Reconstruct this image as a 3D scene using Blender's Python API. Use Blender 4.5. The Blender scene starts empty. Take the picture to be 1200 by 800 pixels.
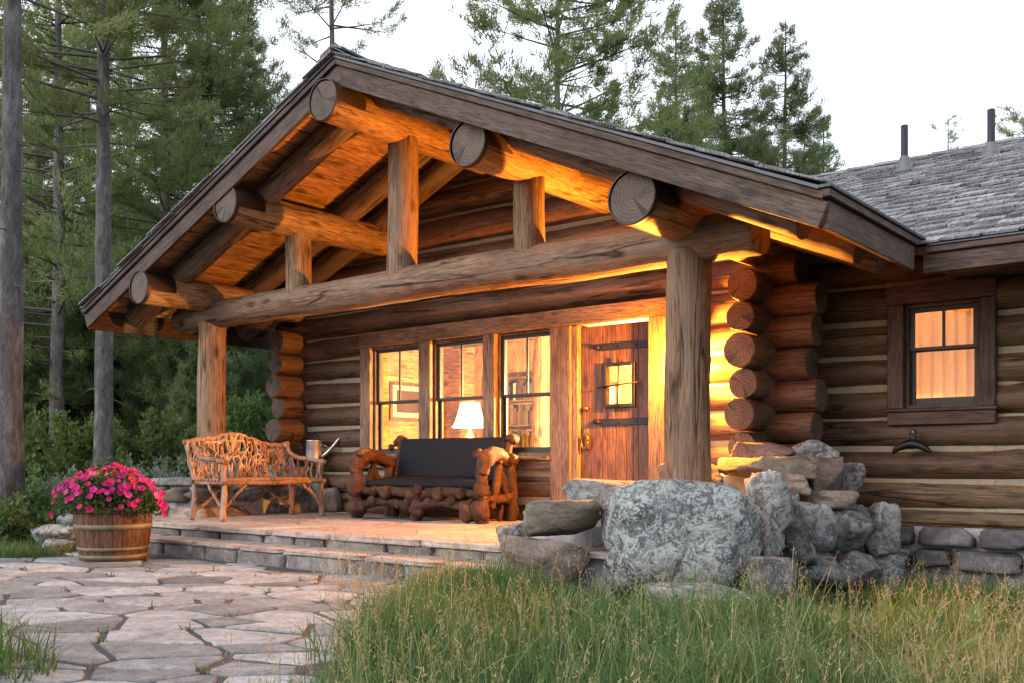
import bpy, math, random
import numpy as np
from mathutils import Vector, Matrix, Quaternion, noise

scene = bpy.context.scene
COL = scene.collection
PI = math.pi
rnd = random.Random(7)

# ------------------------------------------------------------------ camera
CAM = Vector((3.89, -7.11, 0.66))
YAW = math.radians(38.8)
FPX, CXP, HZP = 1161.0, 600.0, 542.0
FWD = Vector((-math.sin(YAW), math.cos(YAW), 0)); RGT = Vector((math.cos(YAW), math.sin(YAW), 0))
cd = bpy.data.cameras.new('camera'); cam = bpy.data.objects.new('camera', cd); COL.objects.link(cam)
cam.location = CAM; cam.rotation_euler = (math.radians(90), 0, YAW)
cd.sensor_width = 36; cd.lens = FPX / 1200 * 36; cd.shift_y = (HZP - 400) / 1200
cd.clip_end = 600; cd.clip_start = 0.05
scene.camera = cam

# ------------------------------------------------------------------ sky, sun, exposure
world = bpy.data.worlds.new('World'); scene.world = world; world.use_nodes = True
wn = world.node_tree.nodes; wl = world.node_tree.links
SUN_EL, SUN_AZ = math.radians(24), math.radians(205)
sky = wn.new('ShaderNodeTexSky'); sky.sky_type = 'NISHITA'; sky.sun_disc = False
sky.sun_elevation = SUN_EL; sky.sun_rotation = SUN_AZ; sky.dust_density = 3.0; sky.air_density = 1.0; sky.ozone_density = 1.5
veil = wn.new('ShaderNodeMix'); veil.data_type = 'RGBA'
veil.inputs[0].default_value = 0.86                       # thin even cloud veil over the evening sky
veil.inputs[7].default_value = (8.9, 9.35, 10.3, 1)
wl.new(sky.outputs[0], veil.inputs[6])
bg = wn['Background']; bg.inputs['Strength'].default_value = 0.1
wl.new(veil.outputs[2], bg.inputs['Color'])
sd = bpy.data.lights.new('sun', 'SUN'); sd.energy = 1.25; sd.angle = math.radians(35); sd.color = (1.0, 0.98, 0.97)
sun = bpy.data.objects.new('sun', sd); COL.objects.link(sun)
sdir = Vector((math.sin(SUN_AZ) * math.cos(SUN_EL), math.cos(SUN_AZ) * math.cos(SUN_EL), math.sin(SUN_EL)))
sun.rotation_euler = sdir.to_track_quat('Z', 'Y').to_euler()
sun.location = (0, 0, 30)
vs = scene.view_settings; vs.view_transform = 'Standard'; vs.look = 'None'; vs.exposure = 0.97; vs.gamma = 1; vs.use_curve_mapping = False
scene.cycles.use_denoising = True
scene.cycles.max_bounces = 8; scene.cycles.transparent_max_bounces = 12
scene.cycles.sample_clamp_indirect = 6.0
scene.cycles.caustics_reflective = False; scene.cycles.caustics_refractive = False

# ------------------------------------------------------------------ materials
def new_mat(name):
    m = bpy.data.materials.new(name); m.use_nodes = True
    nt = m.node_tree; b = nt.nodes['Principled BSDF']
    return m, nt, b
def N(nt, t, **kw):
    n = nt.nodes.new(t)
    for k, v in kw.items(): setattr(n, k, v)
    return n
def ramp(nt, stops):
    r = N(nt, 'ShaderNodeValToRGB'); e = r.color_ramp.elements
    while len(e) > 1: e.remove(e[-1])
    e[0].position = stops[0][0]; e[0].color = (*stops[0][1], 1)
    for p, c in stops[1:]:
        q = e.new(p); q.color = (*c, 1)
    return r
def rgb_mix(nt, mode, fac, a, b):
    m = N(nt, 'ShaderNodeMix', data_type='RGBA', blend_type=mode)
    for sock, v in ((0, fac), (6, a), (7, b)):
        if hasattr(v, 'is_linked'): nt.links.new(v, m.inputs[sock])
        else: m.inputs[sock].default_value = v if sock == 0 else (*v, 1)
    return m.outputs[2]
def coords(nt, scale, rand_shift=True):
    tc = N(nt, 'ShaderNodeTexCoord'); v = tc.outputs['Object']
    if rand_shift:
        oi = N(nt, 'ShaderNodeObjectInfo'); mu = N(nt, 'ShaderNodeMath', operation='MULTIPLY'); mu.inputs[1].default_value = 37.0
        nt.links.new(oi.outputs['Random'], mu.inputs[0])
        ad = N(nt, 'ShaderNodeVectorMath', operation='ADD'); nt.links.new(v, ad.inputs[0]); nt.links.new(mu.outputs[0], ad.inputs[1]); v = ad.outputs[0]
    mp = N(nt, 'ShaderNodeMapping'); mp.inputs['Scale'].default_value = scale; nt.links.new(v, mp.inputs['Vector'])
    return mp.outputs[0]
def noise_tex(nt, vec, scale, detail=5, rough=0.55, dist=0.0):
    n = N(nt, 'ShaderNodeTexNoise'); n.inputs['Scale'].default_value = scale; n.inputs['Detail'].default_value = detail
    n.inputs['Roughness'].default_value = rough; n.inputs['Distortion'].default_value = dist
    nt.links.new(vec, n.inputs['Vector']); return n.outputs['Fac']
def bump(nt, b, h, strength, dist=0.02, prev=None):
    n = N(nt, 'ShaderNodeBump'); n.inputs['Strength'].default_value = strength; n.inputs['Distance'].default_value = dist
    nt.links.new(h, n.inputs['Height'])
    if prev: nt.links.new(prev, n.inputs['Normal'])
    nt.links.new(n.outputs[0], b.inputs['Normal']); return n.outputs[0]
def obj_value(nt, col, lo, hi, hue=0.0):
    oi = N(nt, 'ShaderNodeObjectInfo'); mr = N(nt, 'ShaderNodeMapRange'); mr.inputs[3].default_value = lo; mr.inputs[4].default_value = hi
    nt.links.new(oi.outputs['Random'], mr.inputs[0])
    hs = N(nt, 'ShaderNodeHueSaturation'); nt.links.new(mr.outputs[0], hs.inputs['Value']); nt.links.new(col, hs.inputs['Color'])
    if hue:
        m2 = N(nt, 'ShaderNodeMath', operation='MULTIPLY_ADD'); m2.inputs[1].default_value = 91.7; m2.inputs[2].default_value = 0.3
        nt.links.new(oi.outputs['Random'], m2.inputs[0])
        fr = N(nt, 'ShaderNodeMath', operation='FRACT'); nt.links.new(m2.outputs[0], fr.inputs[0])
        m3 = N(nt, 'ShaderNodeMapRange'); m3.inputs[3].default_value = 0.5 - hue; m3.inputs[4].default_value = 0.5 + hue
        nt.links.new(fr.outputs[0], m3.inputs[0]); nt.links.new(m3.outputs[0], hs.inputs['Hue'])
    return hs.outputs[0]

def wood(name, dark, mid, light, rough=0.7, g=1.0, bstr=0.5, grey=None, knots=True, spec=0.3, var=(0.8, 1.2), checks=True):
    """grain along local Z"""
    m, nt, b = new_mat(name)
    v1 = coords(nt, (40 * g, 40 * g, 2.8 * g)); v2 = coords(nt, (3.0, 3.0, 1.2)); v3 = coords(nt, (85 * g, 85 * g, 7.5 * g))
    n1 = noise_tex(nt, v1, 1.0, 6, 0.62, 0.6); n2 = noise_tex(nt, v2, 1.6, 4, 0.6); n3 = noise_tex(nt, v3, 1.0, 4, 0.6)
    r1 = ramp(nt, [(0.25, dark), (0.5, mid), (0.74, light)]); nt.links.new(n1, r1.inputs[0])
    r2 = ramp(nt, [(0.3, (0.62, 0.58, 0.55)), (0.55, (1, 1, 1)), (0.75, (1.2, 1.17, 1.12))]); nt.links.new(n2, r2.inputs[0])
    c = rgb_mix(nt, 'MULTIPLY', 1.0, r1.outputs[0], r2.outputs[0])
    r3 = ramp(nt, [(0.36, (0.3, 0.27, 0.25)), (0.5, (1, 1, 1)), (0.66, (1.3, 1.28, 1.25))]); nt.links.new(n3, r3.inputs[0])
    c = rgb_mix(nt, 'MULTIPLY', 0.85, c, r3.outputs[0])
    if grey:
        vg = coords(nt, (9, 9, 0.9)); ng = noise_tex(nt, vg, 1.0, 5, 0.65)
        rg = ramp(nt, [(0.42, (0, 0, 0)), (0.62, (1, 1, 1))]); nt.links.new(ng, rg.inputs[0])
        mg = N(nt, 'ShaderNodeMath', operation='MULTIPLY'); mg.inputs[1].default_value = 0.6; nt.links.new(rg.outputs[0], mg.inputs[0])
        c = rgb_mix(nt, 'MIX', mg.outputs[0], c, grey)
    h = n1
    if knots:
        vk = coords(nt, (5.0, 5.0, 1.9)); vo = N(nt, 'ShaderNodeTexVoronoi'); vo.inputs['Scale'].default_value = 1.0; nt.links.new(vk, vo.inputs['Vector'])
        rk = ramp(nt, [(0.05, (0.22, 0.18, 0.15)), (0.13, (0.5, 0.45, 0.42)), (0.2, (1, 1, 1))]); nt.links.new(vo.outputs['Distance'], rk.inputs[0])
        c = rgb_mix(nt, 'MULTIPLY', 0.85, c, rk.outputs[0])
    if checks:
        vc = coords(nt, (5.5, 5.5, 0.33)); nc = noise_tex(nt, vc, 1.0, 3, 0.5, 0.4)
        rc = ramp(nt, [(0.485, (1, 1, 1)), (0.498, (0.12, 0.1, 0.09)), (0.502, (0.12, 0.1, 0.09)), (0.515, (1, 1, 1))]); nt.links.new(nc, rc.inputs[0])
        mask = noise_tex(nt, coords(nt, (2.3, 2.3, 1.1)), 1.0, 2); rm = ramp(nt, [(0.4, (0, 0, 0)), (0.48, (1, 1, 1))]); nt.links.new(mask, rm.inputs[0])
        c = rgb_mix(nt, 'MULTIPLY', rm.outputs[0], c, rc.outputs[0])
    c = obj_value(nt, c, *var, hue=0.012)
    nt.links.new(c, b.inputs['Base Color']); b.inputs['Roughness'].default_value = rough; b.inputs['Specular IOR Level'].default_value = spec
    p = bump(nt, b, n1, bstr, 0.012); bump(nt, b, n3, bstr * 0.7, 0.006, p)
    return m

def endgrain(name, dark, light, rough=0.8):
    m, nt, b = new_mat(name)
    v = coords(nt, (1, 1, 0.02), False)
    o2 = N(nt, 'ShaderNodeObjectInfo'); wn_ = N(nt, 'ShaderNodeTexWhiteNoise', noise_dimensions='1D'); nt.links.new(o2.outputs['Random'], wn_.inputs['W'])
    of = N(nt, 'ShaderNodeVectorMath', operation='MULTIPLY_ADD'); of.inputs[1].default_value = (0.09, 0.09, 0); nt.links.new(wn_.outputs['Color'], of.inputs[0]); nt.links.new(v, of.inputs[2])
    of2 = N(nt, 'ShaderNodeVectorMath', operation='SUBTRACT'); of2.inputs[1].default_value = (0.045, 0.045, 0); nt.links.new(of.outputs[0], of2.inputs[0]); v = of2.outputs[0]
    w = N(nt, 'ShaderNodeTexWave', wave_type='RINGS', rings_direction='Z'); w.inputs['Scale'].default_value = 11; w.inputs['Distortion'].default_value = 3.0
    w.inputs['Detail'].default_value = 3; w.inputs['Detail Scale'].default_value = 1.5; nt.links.new(v, w.inputs['Vector'])
    r = ramp(nt, [(0.0, dark), (1.0, light)]); nt.links.new(w.outputs['Fac'], r.inputs[0])
    n = noise_tex(nt, coords(nt, (6, 6, 6)), 1.0, 5, 0.6)
    r2 = ramp(nt, [(0.3, (0.5, 0.48, 0.46)), (0.6, (1, 1, 1)), (0.8, (1.25, 1.2, 1.15))]); nt.links.new(n, r2.inputs[0])
    c = rgb_mix(nt, 'MULTIPLY', 1.0, r.outputs[0], r2.outputs[0])
    # drying cracks: thin radial lines from an angular noise
    sx = N(nt, 'ShaderNodeSeparateXYZ'); tc = N(nt, 'ShaderNodeTexCoord'); nt.links.new(tc.outputs['Object'], sx.inputs[0])
    at = N(nt, 'ShaderNodeMath', operation='ARCTAN2'); nt.links.new(sx.outputs[1], at.inputs[0]); nt.links.new(sx.outputs[0], at.inputs[1])
    oi = N(nt, 'ShaderNodeObjectInfo'); ad = N(nt, 'ShaderNodeMath', operation='MULTIPLY_ADD'); ad.inputs[1].default_value = 50
    nt.links.new(oi.outputs['Random'], ad.inputs[0]); nt.links.new(at.outputs[0], ad.inputs[2])
    cx = N(nt, 'ShaderNodeCombineXYZ'); nt.links.new(ad.outputs[0], cx.inputs[0])
    nn = noise_tex(nt, cx.outputs[0], 0.75, 1); rc = ramp(nt, [(0.493, (1, 1, 1)), (0.5, (0.15, 0.12, 0.1)), (0.507, (1, 1, 1))]); nt.links.new(nn, rc.inputs[0])
    c = rgb_mix(nt, 'MULTIPLY', 0.8, c, rc.outputs[0])
    c = obj_value(nt, c, 0.8, 1.2)
    nt.links.new(c, b.inputs['Base Color']); b.inputs['Roughness'].default_value = rough
    bump(nt, b, w.outputs['Fac'], 0.15, 0.004)
    return m

def stone(name, cols, scale=3.0, rough=0.9, speck=None, lichen=None, bstr=0.6, hue=0.02, var=(0.7, 1.25), layered=False, stretch=None):
    m, nt, b = new_mat(name)
    sc = stretch or ((1, 1, 2.0) if layered else (1, 1, 1))
    v = coords(nt, sc)
    n1 = noise_tex(nt, v, scale, 8, 0.62, 0.8); n2 = noise_tex(nt, v, scale * 7, 5, 0.65); n3 = noise_tex(nt, v, scale * 30, 3, 0.6)
    k = len(cols); r1 = ramp(nt, [(0.28 + 0.44 * i / (k - 1), c) for i, c in enumerate(cols)]); nt.links.new(n1, r1.inputs[0])
    r2 = ramp(nt, [(0.3, (0.6, 0.6, 0.6)), (0.55, (1, 1, 1)), (0.75, (1.2, 1.2, 1.2))]); nt.links.new(n2, r2.inputs[0])
    c = rgb_mix(nt, 'MULTIPLY', 0.9, r1.outputs[0], r2.outputs[0])
    if speck:
        r3 = ramp(nt, [(0.36, (0.3, 0.3, 0.3)), (0.48, (1, 1, 1)), (0.64, (1.0, 1.0, 1.0)), (0.72, (1.5, 1.5, 1.5))]); nt.links.new(n3, r3.inputs[0])
        c = rgb_mix(nt, 'MULTIPLY', speck, c, r3.outputs[0])
    if lichen:
        nl = noise_tex(nt, v, scale * 2.2, 9, 0.75, 1.2); nf = noise_tex(nt, v, scale * 11, 6, 0.7)
        mm = N(nt, 'ShaderNodeMath', operation='MULTIPLY_ADD'); mm.inputs[1].default_value = 0.45; nt.links.new(nf, mm.inputs[0]); nt.links.new(nl, mm.inputs[2])
        rl = ramp(nt, [(0.69, (0, 0, 0)), (0.78, (1, 1, 1))]); nt.links.new(mm.outputs[0], rl.inputs[0])
        c = rgb_mix(nt, 'MIX', rl.outputs[0], c, lichen)
        rd = ramp(nt, [(0.0, (1, 1, 1)), (0.53, (1, 1, 1)), (0.6, (0, 0, 0)), (1, (0, 0, 0))])
        nt.links.new(mm.outputs[0], rd.inputs[0])
        c = rgb_mix(nt, 'MULTIPLY', rd.outputs[0], c, (0.35, 0.35, 0.36))
    c = obj_value(nt, c, *var, hue=hue)
    nt.links.new(c, b.inputs['Base Color']); b.inputs['Roughness'].default_value = rough; b.inputs['Specular IOR Level'].default_value = 0.25
    p = bump(nt, b, n2, bstr, 0.03); bump(nt, b, n3, bstr * 0.7, 0.008, p)
    return m

def plain(name, col, rough=0.6, metal=0.0, vary=0.25, scale=9, bstr=0.1, spec=0.4):
    m, nt, b = new_mat(name)
    v = coords(nt, (1, 1, 1)); n = noise_tex(nt, v, scale, 6, 0.6)
    r = ramp(nt, [(0.25, tuple(x * (1 - vary) for x in col)), (0.75, tuple(min(1, x * (1 + vary)) for x in col))]); nt.links.new(n, r.inputs[0])
    nt.links.new(r.outputs[0], b.inputs['Base Color']); b.inputs['Metallic'].default_value = metal
    rr = N(nt, 'ShaderNodeMapRange'); rr.inputs[3].default_value = max(0, rough - 0.12); rr.inputs[4].default_value = min(1, rough + 0.12)
    nt.links.new(n, rr.inputs[0]); nt.links.new(rr.outputs[0], b.inputs['Roughness']); b.inputs['Specular IOR Level'].default_value = spec
    if bstr: bump(nt, b, n, bstr, 0.01)
    return m

def emit(name, col, strength):
    m, nt, b = new_mat(name); b.inputs['Base Color'].default_value = (*col, 1)
    b.inputs['Emission Color'].default_value = (*col, 1); b.inputs['Emission Strength'].default_value = strength
    return m

def leafy(name, c0, c1, trans=0.3, attr=None, rough=0.6, var=(0.75, 1.25), nscale=0.8):
    m, nt, b = new_mat(name)
    v = coords(nt, (1, 1, 1)); n = noise_tex(nt, v, nscale, 4, 0.7)
    r = ramp(nt, [(0.3, c0), (0.7, c1)]); nt.links.new(n, r.inputs[0]); c = r.outputs[0]
    if attr:
        a = N(nt, 'ShaderNodeAttribute'); a.attribute_name = attr; c = a.outputs['Color']
    c = obj_value(nt, c, *var, hue=0.02)
    nt.links.new(c, b.inputs['Base Color']); b.inputs['Roughness'].default_value = rough; b.inputs['Specular IOR Level'].default_value = 0.25
    t = N(nt, 'ShaderNodeBsdfTranslucent'); nt.links.new(c, t.inputs['Color'])
    mx = N(nt, 'ShaderNodeMixShader'); mx.inputs[0].default_value = trans
    nt.links.new(b.outputs[0], mx.inputs[1]); nt.links.new(t.outputs[0], mx.inputs[2])
    nt.links.new(mx.outputs[0], nt.nodes['Material Output'].inputs[0])
    return m

def glass(name):
    m, nt, b = new_mat(name); nt.nodes.remove(b)
    tr = N(nt, 'ShaderNodeBsdfTransparent'); tr.inputs[0].default_value = (0.95, 0.96, 0.95, 1)
    gl = N(nt, 'ShaderNodeBsdfGlossy'); gl.inputs['Roughness'].default_value = 0.015; gl.inputs[0].default_value = (1, 1, 1, 1)
    fr = N(nt, 'ShaderNodeFresnel'); fr.inputs[0].default_value = 1.5
    n = noise_tex(nt, coords(nt, (1, 1, 1)), 2.2, 1); bp = N(nt, 'ShaderNodeBump'); bp.inputs['Strength'].default_value = 0.06; bp.inputs['Distance'].default_value = 0.03
    nt.links.new(n, bp.inputs['Height']); nt.links.new(bp.outputs[0], gl.inputs['Normal'])
    mx = N(nt, 'ShaderNodeMixShader'); nt.links.new(fr.outputs[0], mx.inputs[0]); nt.links.new(tr.outputs[0], mx.inputs[1]); nt.links.new(gl.outputs[0], mx.inputs[2])
    nt.links.new(mx.outputs[0], nt.nodes['Material Output'].inputs[0])
    return m

M = {}
M['log'] = wood('wall_log_wood', (0.045, 0.023, 0.012), (0.1, 0.054, 0.028), (0.165, 0.096, 0.05), rough=0.55, grey=(0.125, 0.08, 0.047))
M['log_end'] = endgrain('wall_log_end', (0.07, 0.04, 0.024), (0.13, 0.078, 0.046))
M['post'] = wood('post_wood', (0.06, 0.033, 0.018), (0.19, 0.113, 0.062), (0.31, 0.2, 0.115), rough=0.75, grey=(0.23, 0.17, 0.12), bstr=0.9)
M['post_end'] = endgrain('post_end', (0.13, 0.085, 0.055), (0.23, 0.16, 0.11))
M['purlin'] = wood('purlin_wood', (0.12, 0.07, 0.04), (0.26, 0.155, 0.085), (0.36, 0.23, 0.13), rough=0.6, bstr=0.4)
M['purlin_end'] = endgrain('purlin_end', (0.075, 0.052, 0.039), (0.115, 0.081, 0.06))
M['rafter'] = wood('rafter_wood', (0.04, 0.027, 0.02), (0.11, 0.075, 0.05), (0.18, 0.125, 0.085), rough=0.7, grey=(0.15, 0.12, 0.1))
M['fascia'] = wood('fascia_wood', (0.045, 0.028, 0.021), (0.075, 0.048, 0.037), (0.12, 0.08, 0.062), rough=0.7, bstr=0.25, var=(0.9, 1.1), checks=False)
M['deck'] = wood('ceiling_board_wood', (0.18, 0.1, 0.045), (0.36, 0.21, 0.1), (0.46, 0.29, 0.15), rough=0.6, bstr=0.25)
M['trim'] = wood('trim_wood', (0.09, 0.055, 0.035), (0.17, 0.105, 0.065), (0.23, 0.15, 0.095), rough=0.6, bstr=0.25, checks=False)
M['wingtrim'] = wood('wing_trim_wood', (0.035, 0.02, 0.013), (0.07, 0.04, 0.026), (0.1, 0.06, 0.04), rough=0.6, bstr=0.25, checks=False)
M['door'] = wood('door_wood', (0.05, 0.021, 0.011), (0.115, 0.05, 0.026), (0.165, 0.08, 0.042), rough=0.5, bstr=0.35, checks=False)
M['chink'] = plain('chinking_mortar', (0.27, 0.225, 0.155), 0.95, vary=0.2, scale=14, bstr=0.4)
M['mortar'] = plain('stone_mortar', (0.3, 0.3, 0.3), 0.95, vary=0.3, scale=8, bstr=0.5)
M['shingle'] = wood('shingle_wood', (0.07, 0.07, 0.073), (0.18, 0.18, 0.19), (0.33, 0.33, 0.345), rough=0.85, knots=False, bstr=0.5, var=(0.5, 1.35), checks=False)
M['flash'] = plain('roof_flashing_metal', (0.06, 0.065, 0.075), 0.5, metal=0.6, vary=0.4)
M['capmetal'] = plain('purlin_cap_metal', (0.055, 0.04, 0.034), 0.5, metal=0.55, vary=0.35, scale=5)
M['iron'] = plain('black_iron', (0.02, 0.02, 0.022), 0.5, metal=0.7, vary=0.3)
M['brass'] = plain('aged_brass', (0.2, 0.11, 0.04), 0.4, metal=0.9, vary=0.3)
M['sash'] = plain('dark_sash_paint', (0.022, 0.022, 0.026), 0.5, vary=0.2, bstr=0)
M['glass'] = glass('window_glass')
M['boulder'] = stone('granite_lichen', [(0.06, 0.06, 0.064), (0.16, 0.16, 0.165), (0.34, 0.34, 0.34)], 6.0, speck=1.0, lichen=(0.4, 0.43, 0.4), hue=0.0, var=(0.95, 1.05), bstr=1.0)
M['greystone'] = stone('grey_stone', [(0.06, 0.057, 0.057), (0.14, 0.13, 0.126), (0.23, 0.217, 0.21)], 3.4, speck=0.7, lichen=(0.26, 0.27, 0.26), var=(0.65, 1.2))
M['tanstone'] = stone('tan_stone', [(0.11, 0.085, 0.07), (0.22, 0.175, 0.14), (0.33, 0.28, 0.235)], 3.4, speck=0.35, layered=True)
M['darkstone'] = stone('dark_foundation_stone', [(0.06, 0.058, 0.06), (0.12, 0.113, 0.113), (0.2, 0.185, 0.18)], 2.6, speck=0.4)
M['flag'] = stone('flagstone', [(0.155, 0.154, 0.154), (0.24, 0.24, 0.242), (0.335, 0.337, 0.34)], 2.6, speck=0.45, hue=0.02, var=(0.6, 1.35), bstr=0.6)
M['pinkflag'] = stone('pink_flagstone', [(0.26, 0.2, 0.17), (0.36, 0.29, 0.25), (0.42, 0.35, 0.31)], 1.6, speck=0.3, hue=0.012, var=(0.85, 1.12), bstr=0.35)
M['step'] = stone('step_stone', [(0.1, 0.09, 0.085), (0.19, 0.17, 0.16), (0.3, 0.285, 0.275)], 2.6, speck=0.4)
M['soil'] = stone('meadow_soil', [(0.035, 0.032, 0.018), (0.06, 0.055, 0.03), (0.1, 0.085, 0.05)], 2.0, hue=0.0, var=(1, 1))
M['joint'] = plain('sandy_joint', (0.05, 0.045, 0.042), 0.95, vary=0.45, scale=16, bstr=0.8)
M['stave'] = wood('barrel_oak', (0.045, 0.02, 0.011), (0.1, 0.046, 0.024), (0.15, 0.075, 0.04), rough=0.7, knots=False, checks=False)
M['hoop'] = plain('barrel_hoop', (0.14, 0.115, 0.075), 0.65, metal=0.3, vary=0.35)
M['twig'] = wood('peeled_twig', (0.13, 0.05, 0.024), (0.28, 0.13, 0.065), (0.4, 0.23, 0.13), rough=0.6, g=1.6, knots=False, grey=(0.36, 0.27, 0.22))
M['burl'] = stone('lacquered_burl', [(0.03, 0.012, 0.007), (0.08, 0.034, 0.018), (0.15, 0.07, 0.036)], 9.0, rough=0.55, hue=0.01, var=(0.7, 1.25), bstr=0.8)
M['fabric'] = plain('black_leather', (0.009, 0.0095, 0.013), 0.75, vary=0.3, scale=30, bstr=0.25, spec=0.15)
M['galv'] = plain('galvanised_tin', (0.5, 0.5, 0.5), 0.38, metal=0.9, vary=0.25)
M['pipe'] = plain('vent_pipe_paint', (0.012, 0.014, 0.02), 0.6, vary=0.3)
M['lead'] = plain('vent_flashing', (0.13, 0.135, 0.14), 0.55, metal=0.5, vary=0.3)
M['needle'] = leafy('pine_needles', (0.14, 0.19, 0.07), (0.265, 0.31, 0.125), 0.62)
M['needle2'] = leafy('spruce_needles', (0.12, 0.18, 0.08), (0.225, 0.285, 0.125), 0.62)
M['bark'] = stone('grey_pine_bark', [(0.045, 0.04, 0.038), (0.115, 0.106, 0.103), (0.23, 0.217, 0.213)], 7.0, hue=0.01, bstr=1.0, var=(0.8, 1.2), stretch=(1, 1, 0.3))
M['twigbark'] = plain('branch_bark', (0.1, 0.085, 0.075), 0.9, vary=0.4)
M['grass'] = leafy('grass_blades', (0.1, 0.14, 0.04), (0.1, 0.14, 0.04), 0.35, attr='tint', var=(1, 1))
M['willow'] = leafy('willow_leaves', (0.09, 0.15, 0.04), (0.17, 0.24, 0.075), 0.5)
M['sage'] = leafy('sage_leaves', (0.12, 0.16, 0.11), (0.22, 0.27, 0.2), 0.25)
M['leafgreen'] = leafy('planter_leaves', (0.04, 0.08, 0.025), (0.085, 0.14, 0.04), 0.3, nscale=8)
M['petal'] = leafy('magenta_petals', (0.5, 0.008, 0.14), (0.62, 0.02, 0.24), 0.35, var=(0.7, 1.1), nscale=5)
M['petal2'] = leafy('red_petals', (0.58, 0.02, 0.03), (0.68, 0.05, 0.07), 0.35, var=(0.75, 1.1), nscale=5)
M['petal3'] = leafy('pink_petals', (0.6, 0.07, 0.28), (0.7, 0.14, 0.36), 0.35, var=(0.75, 1.1), nscale=5)
M['room'] = wood('room_wall_pine', (0.3, 0.17, 0.07), (0.5, 0.31, 0.14), (0.6, 0.4, 0.2), rough=0.6, bstr=0.1, checks=False)
M['roomfloor'] = wood('room_floor_oak', (0.12, 0.07, 0.035), (0.22, 0.13, 0.07), (0.3, 0.19, 0.1), rough=0.5, bstr=0.1)
M['linen'] = leafy('linen_curtain', (0.62, 0.53, 0.38), (0.72, 0.63, 0.47), 0.5, var=(1, 1), nscale=3)
M['shade'] = emit('lamp_shade_glow', (1.0, 0.74, 0.36), 3.0)
M['bulb'] = emit('bulb_glow', (1.0, 0.66, 0.25), 30.0)
M['white'] = plain('cream_paint', (0.6, 0.55, 0.46), 0.6, vary=0.1, bstr=0)
M['darkbrown'] = plain('dark_upholstery', (0.09, 0.05, 0.03), 0.7, vary=0.3)

# ------------------------------------------------------------------ mesh helpers
def link(o, parent=None):
    COL.objects.link(o)
    if parent is not None: o.parent = parent
    return o
def mesh(name, v, f, mats, smooth=True, fm=None, flat_from=None):
    me = bpy.data.meshes.new(name); me.from_pydata([tuple(p) for p in v], [], f)
    for k in (mats if isinstance(mats, (list, tuple)) else [mats]): me.materials.append(M[k] if isinstance(k, str) else k)
    if smooth: me.polygons.foreach_set('use_smooth', [True] * len(me.polygons))
    if fm:
        me.polygons.foreach_set('material_index', fm)
        if smooth: me.polygons.foreach_set('use_smooth', [i == 0 for i in fm])
    me.update(); return me
def np_mesh(name, V, F, mats, smooth=False, fm=None, nper=3):
    """V (n,3), F (m,nper) numpy arrays"""
    me = bpy.data.meshes.new(name); V = np.asarray(V, np.float32); F = np.asarray(F, np.int32)
    me.vertices.add(len(V)); me.vertices.foreach_set('co', V.ravel())
    me.loops.add(F.size); me.loops.foreach_set('vertex_index', F.ravel())
    me.polygons.add(len(F)); me.polygons.foreach_set('loop_start', np.arange(0, F.size, nper, dtype=np.int32))
    for k in mats: me.materials.append(M[k])
    if fm is not None: me.polygons.foreach_set('material_index', np.asarray(fm, np.int32))
    me.polygons.foreach_set('use_smooth', np.full(len(F), smooth))
    me.update(calc_edges=True); me.validate(); return me
def obj(name, me, parent=None, loc=(0, 0, 0), rot=None, quat=None):
    o = bpy.data.objects.new(name, me); o.location = loc
    if quat is not None: o.rotation_mode = 'QUATERNION'; o.rotation_quaternion = quat
    elif rot is not None: o.rotation_euler = rot
    return link(o, parent)
def tag(o, label=None, cat=None, group=None, kind=None):
    if label: o['label'] = label
    if cat: o['category'] = cat
    if group: o['group'] = group
    if kind: o['kind'] = kind
    return o
def thing(name, label, cat, loc=(0, 0, 0), rotz=0, group=None):
    o = bpy.data.objects.new(name, None); o.location = loc; o.rotation_euler = (0, 0, rotz); o.empty_display_size = 0.1
    return tag(link(o), label, cat, group)
def at(px, py, d):
    return CAM + d * (FWD + RGT * ((px - CXP) / FPX) + Vector((0, 0, (HZP - py) / FPX)))
def zquat(direction, roll=0.0):
    d = Vector(direction).normalized()
    return d.to_track_quat('Z', 'Y') @ Quaternion((0, 0, 1), roll)

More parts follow.
